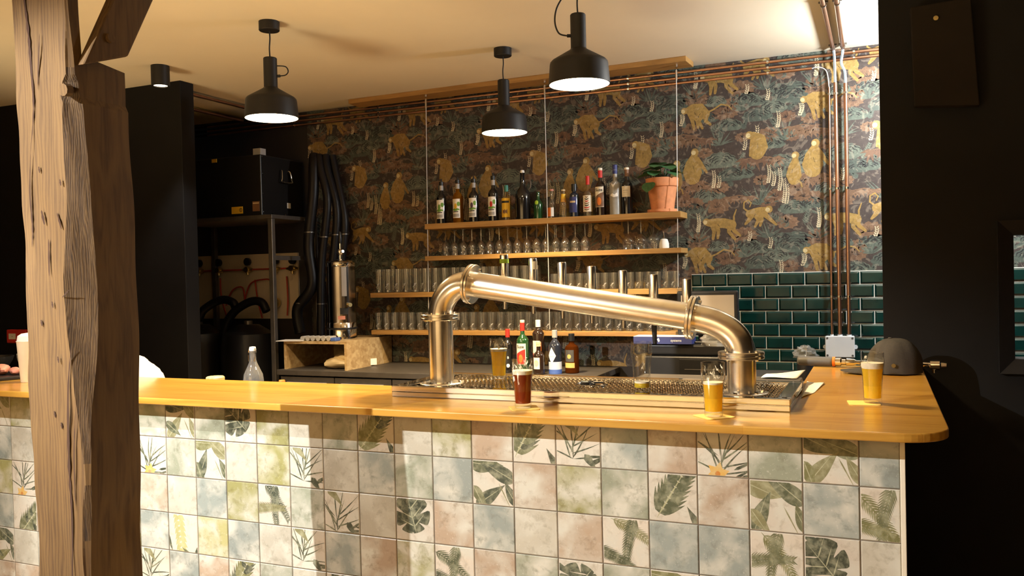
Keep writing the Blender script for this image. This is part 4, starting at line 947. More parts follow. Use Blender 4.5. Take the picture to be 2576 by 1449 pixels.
g = G(); wrap(g, .0353, .150, .153, FR - .6, FR + .4); wrap(g, .0353, .138, .140, FR - .5, FR + .3); g.build('print', 'grey', l)

# potted plant on the top shelf
t = thing('potted_plant', 'green leafy plant in a terracotta pot at the end of the top shelf', 'plant', (1.382, 2.705, ZS))
g = G(); g.lathe([(.0001, .004), (.090, 0), (.094, .004), (.094, .020), (.089, .020), (.086, .010), (.0001, .010)], 40); g.build('saucer', 'terracotta', t)
g = G(); g.lathe([(.0001, .012), (.066, .011), (.070, .014), (.090, .158), (.097, .160), (.100, .164), (.102, .212), (.098, .214), (.093, .210), (.090, .195), (.0001, .190)], 40); g.build('pot', 'terracotta', t)
g = G(); g.lathe([(.089, .196), (.05, .199), (.0001, .202)], 24); g.build('soil', 'soil', t)
rl = random.Random(4); gl_ = G(); gs_ = G()
for (dx, dy, dz, s, az) in ((-.055, -.055, .27, .055, 3.6), (.0, -.075, .285, .062, 4.6), (.05, -.06, .275, .056, 5.3), (.075, .0, .25, .05, 6.2), (-.085, -.03, .235, .05, 3.3), (-.02, .0, .30, .06, 2.0), (.04, .03, .29, .055, .8), (-.055, -.115, .165, .055, 4.3), (-.03, -.08, .245, .045, 4.9), (.07, -.05, .24, .045, 5.6), (-.07, .02, .26, .05, 2.8)):
    gs_.tube(smooth_pts([(dx * .2, dy * .2, .195), (dx * .5, dy * .5, .21 + (dz - .2) * .7), (dx, dy, dz)], 4), .0022, 6)
    tl = rl.uniform(.3, .9) if dz > .2 else 1.3; n = 12; vs = [(dx, dy, dz)]; c_, s_ = cos(az), sin(az)
    for i in range(n):
        a = 2 * pi * i / n; u_ = s * (.9 * cos(a) + .35) * (1.0 if abs(a) > .1 else 1.15); w_ = s * .95 * sin(a); v_ = -u_ * sin(tl) * .6 + abs(w_) * .18
        vs.append((dx + u_ * cos(tl) * c_ - w_ * s_, dy + u_ * cos(tl) * s_ + w_ * c_, dz + v_))
    gl_.add(vs, [(0, i + 1, (i + 1) % n + 1) for i in range(n)], 0, True)
gl_.build('leaves', 'leaf', t); gs_.build('stems', 'leaf', t)

# ------------------------------------------------------------------ copper pipework
for z, w in ((2.829, 'topmost of the three'), (2.795, 'middle of the three'), (2.763, 'lowest of the three')):
    t = thing('copper_pipe', 'horizontal copper pipe along the top of the wallpaper, ' + w, 'pipe', (0, 0, 0), 0, 'horizontal copper pipes')
    x1 = 3.4 if z > 2.77 else 2.27
    g = G(); g.tube([(-2.3, 2.774, z), (x1, 2.774, z)], .0085, 12); g.build('tube', 'copper', t)
    for k, x in enumerate((-1.45, -.70, .27, 1.16, 2.02, 2.5)):
        if z < 2.77 and x > 2.3: continue
        g = G(); g.lathe([(.0088, -.006), (.0115, -.006), (.0115, .006), (.0088, .006)], 14, (x, 2.774, z), axis=(1, 0, 0)); g.box(x - .004, x + .004, 2.783, BACK - .001, z - .004, z + .004); g.build('clip', 'chrome', t)
for x0, x1, r, zt, w in ((2.363, 2.355, .0065, 2.64, 'thinnest, nearest the bottles'), (2.397, 2.399, .0115, 2.665, 'middle one'), (2.452, 2.449, .0115, 2.655, 'nearest the black wall')):
    t = thing('copper_riser', 'vertical copper pipe down the wallpaper to the grey box, ' + w, 'pipe', (0, 0, 0), 0, 'vertical copper pipes')
    g = G(); g.tube([(x0, 2.765, zt), (x1, 2.765, 1.20)], r, 14); g.build('tube', 'copper', t)
    for z in (2.60, 2.05, 1.42):
        xx = x0 + (x1 - x0) * (zt - z) / (zt - 1.2)
        g = G(); g.lathe([(r, -.006), (r + .0035, -.006), (r + .0035, .006), (r, .006)], 14, (xx, 2.765, z)); g.box(xx - .004, xx + .004, 2.774, BACK - .001, z - .004, z + .004); g.build('clip', 'chrome', t)
for x, x1, w in ((2.386, 2.390, 'nearer the hanging lamps'), (2.449, 2.443, 'nearer the black wall')):
    t = thing('ceiling_pipe', 'copper pipe running along the ceiling toward the viewer, ' + w, 'pipe', (0, 0, 0), 0, 'copper pipes on the ceiling')
    g = G(); g.tube([(x - .01, -1.2, 2.850), (x, 1.74, 2.850), (x1, 2.72, 2.850)], .0105, 12); g.build('tube', 'copper', t)
    for y in (.2, 1.82, 2.68):
        xx = x + (x1 - x) * max(0, (y - 1.74))
        g = G(); g.lathe([(.0107, -.006), (.014, -.006), (.014, .006), (.0107, .006)], 14, (xx, y, 2.85), axis=(0, 1, 0)); g.box(xx - .022, xx + .022, y - .005, y + .005, 2.859, CEIL - .0005); g.build('clip', 'dark_steel', t)
for pts, w in (([(2.390, 2.72, 2.850), (2.394, 2.752, 2.835), (2.396, 2.752, 2.78), (2.397, 2.763, 2.664)], 'above the middle vertical pipe'), ([(2.443, 2.72, 2.850), (2.440, 2.752, 2.83), (2.432, 2.750, 2.77), (2.450, 2.757, 2.72), (2.452, 2.765, 2.655)], 'above the vertical pipe nearest the black wall')):
    g = G()
    for k in range(4):
        o_ = (.004 * cos(k * 1.6), .003 * sin(k * 1.6)); g.tube(smooth_pts([(a + o_[0], b + o_[1], c) for a, b, c in pts], 6), .0036, 6, 0 if k % 2 else 1)
    tag(g.build('cable_bundle', ['grey', 'cableblue']), 'grey and blue cable bundle ' + w, 'cable', 'cable bundles from the ceiling pipes')
g = G(); g.tube(smooth_pts([(2.27, 2.774, 2.763), (2.31, 2.772, 2.765), (2.350, 2.77, 2.735), (2.363, 2.765, 2.64)], 6), .0035, 8)
tag(g.build('cable', 'grey'), 'thin grey cable bending from the lowest horizontal pipe into the thin vertical one', 'cable')
t = thing('junction_box', 'light grey plastic junction box on the green tiles under the copper pipes', 'junction box', (2.399, 2.755, 1.07))
g = G(); g.box(-.078, .078, -.028, .040, 0, .120); g.build('housing', 'grey_plastic', t, bevel=.006, bseg=3)
g = G(); g.box(-.080, .080, -.036, -.027, -.002, .122); g.build('lid', 'grey_plastic', t, bevel=.004, bseg=3)
for x in (-.068, .068):
    for z in (.010, .110):
        g = G(); g.cyl((x, -.0355, z), .006, .0015, 12, axis=(0, -1, 0)); g.build('screw', 'darkgrey', t)
for x in (-.083, .083):
    g = G(); g.cyl((x, .010, .055), .012, .018, 12, axis=(0, 1, 0)); g.build('lug', 'grey_plastic', t)
for x, r in ((-.044, .010), (0, .014), (.050, .014)):
    g = G(); g.cyl((x, .008, .119), r, .009, 16); g.build('gland', 'grey_plastic', t)

# ------------------------------------------------------------------ back counters and what stands on them
ZB = 0.978
def cabinet(x0, x1, y0, label, nd, cut=None):
    t = thing('back_counter', label, 'counter', (0, 0, 0))
    g = G(); poly = [(x0, y0), (x1, y0), (x1, BACK - .016), (x0, BACK - .016)]; g.prism(poly, ZB - .036, ZB); g.build('worktop', 'countergrey', t, bevel=.003)
    g = G(); g.box(x0 + .02, x1 - .02, y0 + .04, BACK - .02, .08, ZB - .036); g.build('carcass', 'black_plastic', t)
    w = (x1 - x0 - .04) / nd
    for k in range(nd):
        a = x0 + .02 + k * w
        g = G(); g.box(a + .004, a + w - .004, y0 + .012, y0 + .038, .12, ZB - .046); d = g.build('door', 'countergrey', t, bevel=.002)
        g = G(); g.box(a + .06, a + w - .06, y0 - .006, y0 + .011, ZB - .094, ZB - .082); g.build('handle_strip', 'grey', d)
    return t
cabinet(-1.20, 1.06, 2.175, 'dark grey back counter under the lowest shelf with pale handle strips', 5)
cabinet(1.30, 2.60, 2.20, 'dark back counter carrying the till equipment before the green tiles', 3)
BC = 'bottles on the back counter'
t = bottle('bitters_bottle', 'slim dark bottle with red cap behind the yellow beer', (.458, 2.36, ZB), bprof(.262, .030, .78, .66, .012), 'black_glass', ('red', .0140, .222, .273), BC)
g = G(); wrap(g, .0304, .03, .15, FR - .2, FR + 1.0); l = g.build('paper_label', 'black', t)
g = G(); wrap_poly(g, [(.012 + .011 * cos(a), .045 + .012 * sin(a)) for a in [k * pi / 7 for k in range(14)]], .0308); wrap_text(g, 'B', .02, .0308, .095, FR + .4, .0005); g.build('print', 'white', l)
suze('aperitif_bottle', (.560, 2.36, ZB), 'green bottle with lettered cream and red label on the back counter', .328, .0385, 'green_glass', BC)
t = bottle('liqueur_jug', 'big brown bottle with white cap behind the small brown one', (.650, 2.40, ZB), bprof(.325, .037, .84, .74, .014), 'brown_glass', ('white', .016, .285, .328), BC)
g = G(); wrap(g, .0375, .10, .20, FR - .8, FR + .6); l = g.build('paper_label', 'cream', t)
g = G(); wrap_text(g, 'Bière', .020, .0378, .115, FR - .3, .0005, 0); wrap(g, .0378, .10, .19, FR + .45, FR + .85, 1); g.build('print', ['red', 'orange'], l)
t = bottle('gin_bottle', 'small brown bottle with cork and square pale label', (.690, 2.30, ZB), bprof(.185, .035, .78, .62, .014), 'brown_glass', ('tan', .0155, .172, .200), BC)
g = G(); wrap(g, .0354, .035, .105, FR - .75, FR + .5); l = g.build('paper_label', 'cream', t)
g = G(); wrap_poly(g, [(-.004 + .014 * cos(a), .070 + .020 * sin(a)) for a in [k * pi / 7 for k in range(14)]], .0358, 0); wrap_poly(g, [(-.004 + .009 * cos(a), .066 + .013 * sin(a)) for a in [k * pi / 5 for k in range(10)]], .0360, 1); g.build('print', ['tan', 'grey'], l)
t = bottle('gin_flask', 'clear and blue bottle with a white diamond label', (.774, 2.36, ZB), [(.0001, .002), (.036, 0), (.040, .004), (.040, .165), (.037, .180), (.022, .200), (.015, .210), (.014, .222), (.0001, .223)], 'navy_glass', ('grey', .0165, .222, .268), BC)
g = G(); g.lathe([(.0404, .001), (.0405, .028)], 28, m=0); g.lathe([(.0405, .028), (.0405, .075)], 28, m=1); g.build('base_band', ['blue', 'paleblue'], t)
g = G(); wrap_poly(g, [(-.008, .062), (.020, .112), (-.008, .165), (-.036, .112)], .0408); l = g.build('diamond_label', 'white', t)
g = G(); wrap_text(g, 'L', .018, .0411, .132, FR - .2, 0); wrap_text(g, 'ondon', .013, .0411, .108, FR - .15, 0); g.build('print', 'grey', l)
t = bottle('bourbon_bottle', 'amber spirit bottle with black cap, last before the counter end', (.866, 2.41, ZB), [(.0001, .002), (.038, 0), (.043, .004), (.043, .150), (.038, .165), (.020, .178), (.015, .186), (.015, .20), (.0001, .201)], 'amber_liq', ('black_plastic', .019, .198, .243), BC)
g = G(); wrap(g, .0434, .035, .066, FR - .9, FR + .7, 0); wrap(g, .0434, .072, .145, FR - .8, FR + .6, 1); wrap_poly(g, [(-.004 + .013 * cos(a), .105 + .014 * sin(a)) for a in [k * pi / 6 for k in range(12)]], .0437, 0); g.build('paper_label', ['gold', 'darkgrey'], t)

t = thing('osb_stand', 'open chipboard box stand carrying the steel cylinder on the back counter', 'box', (0, 0, 0))
x0, x1, y0, y1, z1 = -1.165, -.652, 2.215, 2.790, 1.172; th = .018
for n, b in (('top_board', (x0, x1, y0, y1, z1 - th, z1)), ('side_board', (x0, x0 + th, y0, y1, ZB + .0003, z1 - th)), ('side_board', (x1 - th, x1, y0, y1, ZB + .0003, z1 - th)), ('back_board', (x0 + th, x1 - th, y1 - th, y1, ZB + .0003, z1 - th))):
    g = G(); g.box(*b); g.build(n, 'osb', t)
g = G(); rg = random.Random(2)
for (a, b, c, s) in ((-.80, 2.33, .035, (.10, .07, .038)), (-.76, 2.36, .07, (.085, .06, .03))):
    vs = []; n = 18
    for j in range(9):
        for i in range(n):
            aa = 2 * pi * i / n; ph = -pi / 2 + pi * j / 8; k = 1 + .10 * sin(3 * aa + j) + .06 * sin(7 * aa)
            vs.append((a + s[0] * k * cos(aa) * cos(ph), b + s[1] * k * sin(aa) * cos(ph), ZB + .003 + max(-.0, c + s[2] * sin(ph) * k)))
    g.add(vs, [(j * n + i, j * n + (i + 1) % n, (j + 1) * n + (i + 1) % n, (j + 1) * n + i) for j in range(8) for i in range(n)], 0, True)
tag(g.build('folded_cloth', 'tan'), 'crumpled beige cloth lying inside the chipboard box', 'cloth')
g = G(); g.box(0, .045, 0, .0008, 0, .045); tag(g.build('price_tag', 'white', None, (-.650, 2.50, ZB + .008), .9), 'small white square card leaning on the chipboard box side', 'card')
t = thing('cylinder_dispenser', 'tall polished steel cylinder with a tap on top, on the chipboard stand', 'dispenser', (-.828, 2.43, 1.1723))
g = G(); g.lathe([(.0001, 0), (.098, 0), (.102, .004), (.102, .115), (.100, .118)], 48); g.build('base_ring', 'chrome', t)
g = G(); g.lathe([(.100, .118), (.100, .505)], 48); g.build('barrel', 'dim_steel', t)
g = G(); g.lathe([(.1015, .503), (.103, .506), (.103, .530), (.098, .536), (.070, .548), (.025, .556), (.0001, .557)], 48); g.build('lid', 'chrome', t)
g = G(); g.lathe([(.1035, .070), (.1045, .072), (.1045, .082), (.1035, .084)], 48); g.build('band', 'black_plastic', t)
g = G(); g.cyl((0, 0, .555), .014, .03, 16); g.sphere((0, 0, .605), .026, 16); g.cyl((0, 0, .625), .010, .045, 14); g.tube([(0, 0, .605), (.035, -.02, .610)], .010, 10); tp = g.build('valve', 'chrome', t)
g = G(); g.lathe([(.0001, .665), (.011, .665), (.0135, .690), (.010, .740), (.007, .748), (.0001, .749)], 16); g.build('lever', 'black_plastic', tp)
g = G(); wrap(g, .1005, .30, .50, -.95, -.60); wrap(g, .1008, .175, .22, -1.1, -.55, 1); wrap(g, .1008, .14, .165, -1.25, -.75, 2); g.build('stickers_and_sheen', ['grey', 'black', 'pink'], t)  # tall grey strip is a painted reflection, the small ones are stickers
g = G(); g.cyl((.090, -.052, .24), .014, .03, 14, axis=(.86, -.5, 0)); g.build('side_valve', 'brass', t)
g = G(); g.box(-.20, .0, -.09, .05, 0, .0035); tag(g.build('card_sheet', 'white', None, (-1.02, 2.30, 1.1724), .18), 'pale card sheet lying over the left edge of the chipboard stand', 'card')
t = thing('marker_row', 'row of six grey capped pens lying side by side with a blue end', 'pens', (-.895, 2.234, 1.1722), .03)
for k in range(6):
    g = G(); g.tube([(-.125 + .042 * k, 0, .017), (-.125 + .042 * k, .075, .017)], .0165, 14); g.build('pen', 'grey', t)
g = G(); g.box(.108, .150, -.014, .05, 0, .024); g.build('blue_clip', 'blue', t, bevel=.005)

# cooling rack with beer cooler, gas board and hoses in the dark corner
t = thing('steel_rack', 'dark square-tube steel rack in the dark corner', 'rack', (0, 0, 0))
for x, y in ((-1.287, 2.27), (-1.287, 2.76), (-2.25, 2.27), (-2.25, 2.76)):
    g = G(); g.box(x - .018, x + .018, y - .018, y + .018, 0, 2.025); g.build('upright', 'dark_steel', t, bevel=.003)
g = G(); g.box(-2.27, -1.265, 2.2475, 2.7825, 2.0255, 2.053); g.build('shelf', 'dark_steel', t, bevel=.002)
g = G(); g.box(-1.300, -1.274, 2.2925, 2.7375, 1.735, 1.765); g.build('side_rail', 'dark_steel', t)
t = thing('beer_cooler', 'black beer cooler cabinet on top of the steel rack', 'cooler', (0, 0, 0))
g = G(); g.box(-2.08, -1.383, 2.29, 2.775, 2.0535, 2.485); cb = g.build('casing', 'black_plastic', t, bevel=.006)
g = G(); g.box(-1.383, -1.3815, 2.30, 2.765, 2.065, 2.475); g.build('side_panel', 'black_wall', t)
g = G(); g.tube(smooth_pts([(-1.380, 2.50, 2.39), (-1.36, 2.495, 2.385), (-1.352, 2.485, 2.33), (-1.352, 2.485, 2.305), (-1.352, 2.595, 2.305), (-1.352, 2.595, 2.33), (-1.36, 2.585, 2.385), (-1.380, 2.58, 2.39)], 3), .005, 8); g.build('handle', 'chrome', t)
g = G(); g.box(-1.65, -1.55, 2.286, 2.2895, 2.075, 2.125); l = g.build('warning_label', 'yellow', t); l['label'] = 'yellow warning label'
g = G(); g.lathe([(.010, 0), (.014, 0)], 16, (-1.566, 2.2855, 2.10), axis=(0, -1, 0)); g.box(-1.568, -1.564, 2.2852, 2.2856, 2.092, 2.108); g.build('symbol', 'black', l)
g = G(); g.box(-1.82, -1.775, 2.286, 2.2895, 2.455, 2.48); l = g.build('warning_label', 'yellow', t); l['label'] = 'small yellow label'
g = G(); g.box(-1.46, -1.40, 2.286, 2.2895, 2.085, 2.155); l = g.build('picture_label', 'brown', t); g = G(); g.box(-1.457, -1.403, 2.2852, 2.2858, 2.138, 2.146); g.build('print', 'tan', l)
g = G(); g.box(-1.3812, -1.3795, 2.57, 2.61, 2.12, 2.16); l = g.build('square_label', 'white', t)
for y, z in ((2.305, 2.47), (2.305, 2.35), (2.305, 2.21), (2.305, 2.08), (2.40, 2.07), (2.55, 2.07)):
    g = G(); g.cyl((-1.3814, y, z), .005, .0015, 10, axis=(1, 0, 0)); g.build('screw', 'chrome', t)
g = G(); g.box(0, .065, 0, .06, 0, .05); tag(g.build('small_carton', 'grey', None, (-1.48, 2.33, 2.4855)), 'small pale carton on top of the black cooler', 'carton')
t = thing('gas_board', 'off-white wall board with gas regulators and red hoses in the dark corner', 'board', (0, 0, 0))
g = G(); g.box(-2.62, -1.47, BACK - .016, BACK - .001, 1.295, 1.80); g.build('panel', 'board', t)
for x in (-2.42, -2.22, -1.93, -1.66, -1.50):
    g = G(); g.cyl((x, 2.792, 1.68), .022, .05, 16, axis=(0, -1, 0)); g.cyl((x, 2.765, 1.64), .012, .06, 12); g.tube([(x - .05, 2.765, 1.68), (x + .05, 2.765, 1.68)], .010, 10); rgo = g.build('regulator', 'brass', t)
    g = G(); g.cyl((x + .01, 2.765, 1.742), .030, .022, 20, axis=(0, -1, 0)); dl = g.build('gauge', 'black_plastic', rgo)
g = G()
g.tube([(-2.6, 2.770, 1.68), (-1.47, 2.770, 1.682)], .006, 8)
for pts in ([(-2.21, 2.77, 1.62), (-2.20, 2.765, 1.48), (-2.15, 2.76, 1.32)], [(-2.15, 2.76, 1.40), (-2.08, 2.76, 1.52), (-1.98, 2.76, 1.54), (-1.96, 2.76, 1.42)], [(-1.96, 2.76, 1.45), (-1.90, 2.76, 1.57), (-1.78, 2.76, 1.60), (-1.70, 2.76, 1.58), (-1.69, 2.76, 1.42)], [(-1.86, 2.765, 1.60), (-1.84, 2.765, 1.45), (-1.80, 2.765, 1.30)], [(-1.56, 2.77, 1.62), (-1.55, 2.765, 1.45), (-1.56, 2.765, 1.32)]):
    g.tube(smooth_pts(pts, 6), .006, 8)
g.build('red_hoses', 'redhose', t)
g = G(); g.sphere((-1.66, 2.755, 1.42), .042, 16); g.build('pressure_ball', 'brass', t)
HG = 'black insulated beer hoses'
for k, (pts, r, w) in enumerate((([(-1.19, 2.66, 2.50), (-1.17, 2.62, 2.42), (-1.17, 2.60, 2.20), (-1.22, 2.60, 1.85), (-1.20, 2.60, 1.55), (-1.32, 2.58, 1.38), (-1.30, 2.58, 1.20)], .040, 'bending left under the gas board'),
    ([(-1.15, 2.66, 2.50), (-1.12, 2.63, 2.40), (-1.06, 2.62, 2.15), (-1.12, 2.62, 1.75), (-1.14, 2.62, 1.45), (-1.15, 2.62, 1.175)], .030, 'second in the bundle'),
    ([(-1.11, 2.68, 2.50), (-1.08, 2.66, 2.38), (-1.01, 2.66, 2.10), (-1.04, 2.66, 1.80), (-1.09, 2.66, 1.50), (-1.09, 2.66, 1.175)], .030, 'third in the bundle'),
    ([(-1.08, 2.72, 2.50), (-1.03, 2.71, 2.30), (-.97, 2.70, 2.02), (-1.0, 2.70, 1.75), (-1.04, 2.70, 1.5), (-1.03, 2.70, 1.175)], .030, 'fourth, nearest the steel cylinder'))):
    g = G(); g.tube(smooth_pts(pts, 8), r, 14); h = tag(g.build('insulated_hose', 'hose'), 'black insulated beer hose beside the steel rack, ' + w, 'hose', HG)
    for z in (1.42, 1.92):
        g = G(); pp = min(smooth_pts(pts, 8), key=lambda p: abs(p[2] - z)); g.lathe([(r + .001, -.004), (r + .001, .004)], 14, pp); g.build('strap', 'dark_steel', h)
for pts, w in (([(-2.20, 2.51, 1.297), (-2.16, 2.53, 1.38), (-2.04, 2.58, 1.45), (-1.94, 2.60, 1.43), (-1.91, 2.60, 1.36)], 'left one before the gas board'), ([(-1.96, 2.51, .90), (-1.96, 2.51, 1.18), (-1.90, 2.54, 1.34), (-1.77, 2.58, 1.43), (-1.67, 2.60, 1.43), (-1.62, 2.60, 1.36)], 'right one before the gas board')):
    g = G(); g.tube(smooth_pts(pts, 8), .032, 14); tag(g.build('drain_hose', 'hose'), 'thick black hose arching in the dark corner, ' + w, 'hose', 'arching black hoses')
for x, w in ((-2.2, 'left'), (-1.72, 'right')):
    t = thing('beer_keg', 'black keg under the rack, ' + ('farther from' if w == 'left' else 'beside') + ' the steel upright', 'keg', (x, 2.51, 0), 0, 'kegs under the rack')
    g = G(); g.lathe([(.0001, .02), (.17, .02), (.19, 0), (.20, .02), (.20, .30), (.205, .32), (.20, .34), (.20, .62), (.205, .64), (.20, .66), (.20, 1.10), (.185, 1.20), (.08, 1.265), (.0001, 1.27)], 32); g.build('body', 'black_plastic', t)
    g = G(); g.cyl((0, 0, 1.265), .03, .03, 16); g.build('coupler', 'dark_steel', t)
for x, y0, w in ((-1.567, 1.705, 'nearer the lamp'), (-1.925, 1.705, 'farther from the lamp')):
    g = G(); g.tube([(x, y0, 2.842), (x, 2.755, 2.842)], .011, 10); tag(g.build('conduit_pipe', 'copper'), 'thin pipe crossing the ceiling behind the black wall, ' + w, 'pipe', 'pipes crossing the corner ceiling')

# till equipment
t = thing('till_screen', 'beige till screen in a black frame, half hidden behind the beer tower', 'monitor', (1.70, 2.42, ZB), .06)
g = G(); g.box(-.175, .175, -.015, .020, .235, .495); g.build('frame', 'black_plastic', t, bevel=.012, bseg=3)
g = G(); g.box(-.150, .150, -.0162, -.0148, .258, .470); g.build('display', 'screen', t)
g = G(); g.box(-.06, .06, .02, .05, .20, .36); g.box(-.12, .12, -.05, .10, .195, .205); g.build('stand', 'black_plastic', t, bevel=.004)
t = thing('receipt_printer', 'black till box with drawers standing behind the nearly empty glass', 'printer', (1.61, 2.44, ZB))
g = G(); g.box(-.26, .27, -.15, .16, .0005, .125); g.build('drawer_body', 'black_plastic', t, bevel=.008)
g = G(); g.box(-.05, .27, -.17, -.151, .012, .112); g.build('drawer_front', 'black_wall', t, bevel=.004)
g = G(); g.box(-.25, .25, -.12, .15, .1255, .194); g.build('upper_body', 'black_plastic', t, bevel=.015, bseg=3)
g = G(); g.box(-.02, .20, -.172, -.1705, .052, .056); g.build('slot', 'dark_steel', t)
t = thing('navy_carton', 'flat dark blue carton with white print on the black till box', 'carton', (1.44, 2.32, ZB + .1945))
g = G(); g.box(-.15, .19, -.03, .09, 0, .042); g.build('carton_body', 'navy', t, bevel=.001)
g = G(); g.box(-.15, .19, -.03, .09, .0422, .044); g.build('carton_lid', 'white', t)
g = G(); g.add([(-.012, -.0306, .028), (.0, -.0306, .010), (.006, -.0306, .020), (.0, -.0306, .036)], [(0, 1, 2, 3)])
vs, fs = text_geo('systems', .020, .0003); g.add([(.10 + x, -.0306, .021 + y) for x, y, _ in vs], fs); g.build('carton_print', 'paleblue', t)
g = G(); vs = []; n = 20; rg = random.Random(6)
for j in range(9):
    for i in range(n):
        a = 2 * pi * i / n; ph = pi / 2 * j / 8; k = 1 + .12 * sin(3 * a + 2 * j) + .07 * sin(8 * a + j)
        vs.append((.105 * k * cos(a) * cos(ph), .08 * k * sin(a) * cos(ph), .085 * sin(ph) * k))
g.add(vs, [(j * n + i, j * n + (i + 1) % n, (j + 1) * n + (i + 1) % n, (j + 1) * n + i) for j in range(8) for i in range(n)], 0, True)
tag(g.build('plastic_wrap', 'plastic_bag', None, (1.79, 2.270, ZB + .1945)), 'crumpled clear plastic wrap on the black till box', 'plastic bag')
g = G(); g.add([(x * .62, y * .6, z * .75) for x, y, z in vs], [(j * n + i, j * n + (i + 1) % n, (j + 1) * n + (i + 1) % n, (j + 1) * n + i) for j in range(8) for i in range(n)], 0, True)
t = thing('storage_jar', 'dark jar wrapped in clear plastic beside the short right foot of the tower', 'jar', (2.235, 2.36, ZB))
g2 = G(); g2.lathe([(.0001, .002), (.042, 0), (.045, .004), (.045, .10), (.040, .12), (.0001, .121)], 24); g2.build('jar_body', 'black_plastic', t)
g.build('plastic_cover', 'plastic_bag', t, (0, 0, .121))

# things behind the bar top on the low work bench
t = thing('underbar_bench', 'steel work bench behind the bar top, mostly hidden', 'bench', (0, 0, 0))
g = G(); g.box(-2.8, 2.30, .44, .95, .90, .93); g.build('bench_top', 'tray_steel', t, bevel=.003)
for x in (-2.7, -.9, .9, 2.2):
    g = G(); g.box(x - .02, x + .02, .88, .92, 0, .90); g.build('leg', 'dark_steel', t)
t = bottle('water_carafe', 'clear swing-top water bottle standing behind the plain bar top', (-.150, .70, .9305), [(.0001, .003), (.044, 0), (.048, .005), (.048, .185), (.044, .215), (.030, .245), (.019, .270), (.0155, .285), (.0150, .315), (.0175, .318), (.0175, .326), (.0001, .327)], 'clear_bottle', None, 'loose bottles')
t.pop('group', None) if hasattr(t, 'pop') else None
g = G(); g.lathe([(.0001, .327), (.015, .327), (.0165, .333), (.014, .346), (.0001, .348)], 18); g.build('stopper', 'white', t)
g = G(); g.tube(smooth_pts([(.017, -.003, .340), (.022, -.005, .318), (.020, -.008, .296), (.016, -.012, .278)], 4), .0018, 6); g.tube(smooth_pts([(-.017, -.003, .340), (-.022, -.005, .318), (-.020, -.008, .296), (-.016, -.012, .278)], 4), .0018, 6); g.build('swing_clip', 'chrome', t)
g = G(); g.lathe([(.0001, 0), (.040, 0), (.043, .004), (.043, .208), (.038, .213), (.0001, .214)], 20)
tag(g.build('wooden_block', 'pale_wood', None, (-.292, .60, .9305)), 'pale round wooden block peeking over the bar top beside the clear bottle', 'wooden block')
g = G(); vs = []; n = 36
for j in range(13):
    for i in range(n):
        a = 2 * pi * i / n; ph = pi / 2 * j / 12; k = 1 + .05 * sin(5 * a + j * .8) + .035 * sin(11 * a + j)
        vs.append((.22 * k * cos(a) * cos(ph) ** .8, .11 * k * sin(a) * cos(ph) ** .8, .300 * sin(ph) * (1 + .03 * sin(4 * a + j))))
g.add(vs, [(j * n + i, j * n + (i + 1) % n, (j + 1) * n + (i + 1) % n, (j + 1) * n + i) for j in range(12) for i in range(n)], 0, True)
tag(g.build('white_cloth', 'white', None, (-.79, .575, .9305)), 'heap of white cloth behind the bar top next to the timber post', 'cloth')

g = G(); g.lathe([(.0001, 0), (.016, 0), (.016, .19), (.013, .206), (.0001, .207)], 16)
tag(g.build('plastic_stopper', 'orange', None, (.098, .60, .9305)), 'orange plastic stopper just showing above the bar top near the clear bottle', 'stopper')

# left end of the bar top
t = thing('paper_cup', 'tall cream paper cup of white napkins beside the timber post', 'cup', (-.985, .165, CT + .0003))
g = G(); g.lathe([(.0001, .002), (.036, 0), (.038, .003), (.050, .185), (.052, .188), (.050, .190), (.049, .186), (.036, .010), (.0001, .008)], 32); g.build('cup_body', 'cream', t)
g = G(); g.lathe([(.047, .165), (.048, .195), (.045, .212), (.030, .222), (.0001, .226)], 18); g.build('napkins', 'white', t)
t = thing('serving_board', 'dark serving board at the left end of the bar top', 'board', (-1.36, .30, CT + .0003), -.35)
g = G(); g.box(-.25, .25, -.13, .13, 0, .016); g.build('board_body', 'black_plastic', t, bevel=.004)
for k, (x, y, s, m, nm, lb) in enumerate(((.10, -.03, .042, 'pink', 'ham_slice', 'rolled pink ham slice, larger, on the dark board'), (.165, .01, .030, 'pink', 'ham_slice', 'smaller rolled pink ham slice nearest the paper cup'), (.02, -.07, .028, 'tan', 'cheese_piece', 'pale cheese piece beside the ham on the dark board'))):
    g = G(); vs = []; n = 16
    for j in range(9):
        for i in range(n):
            a = 2 * pi * i / n; ph = -pi / 2 + pi * j / 8; kk = 1 + .12 * sin(3 * a + k * 2 + j)
            vs.append((s * kk * cos(a) * cos(ph), s * .8 * kk * sin(a) * cos(ph), s * .62 * (1 + sin(ph))))
    g.add(vs, [(j * n + i, j * n + (i + 1) % n, (j + 1) * n + (i + 1) % n, (j + 1) * n + i) for j in range(8) for i in range(n)], 0, True)
    c_, s_ = cos(-.35), sin(-.35)
    tag(g.build(nm, m, None, (-1.36 + x * c_ - y * s_, .30 + x * s_ + y * c_, CT + .0168)), lb, 'food', 'food on the dark board')
g = G(); g.lathe([(.0001, .003), (.05, 0), (.055, .004), (.085, .055), (.092, .075), (.089, .075), (.080, .052), (.05, .010), (.0001, .008)], 36)
tag(g.build('black_bowl', 'black_plastic', None, (-1.47, .335, CT + .0168)), 'black bowl on the far end of the dark serving board', 'bowl')
g = G(); g.lathe([(.0001, .003), (.05, 0), (.055, .004), (.092, .075), (.096, .105), (.094, .105), (.088, .073), (.05, .008), (.0001, .006)], 36)
tag(g.build('glass_bowl', 'clear_bottle', None, (-1.24, .52, .93 + .002)), 'small clear glass bowl on the dark serving board behind the paper cup', 'bowl')
bpy.data.objects['glass_bowl'].location = (-1.215, .345, CT + .0168); bpy.data.objects['glass_bowl'].scale = (.62, .62, .9)
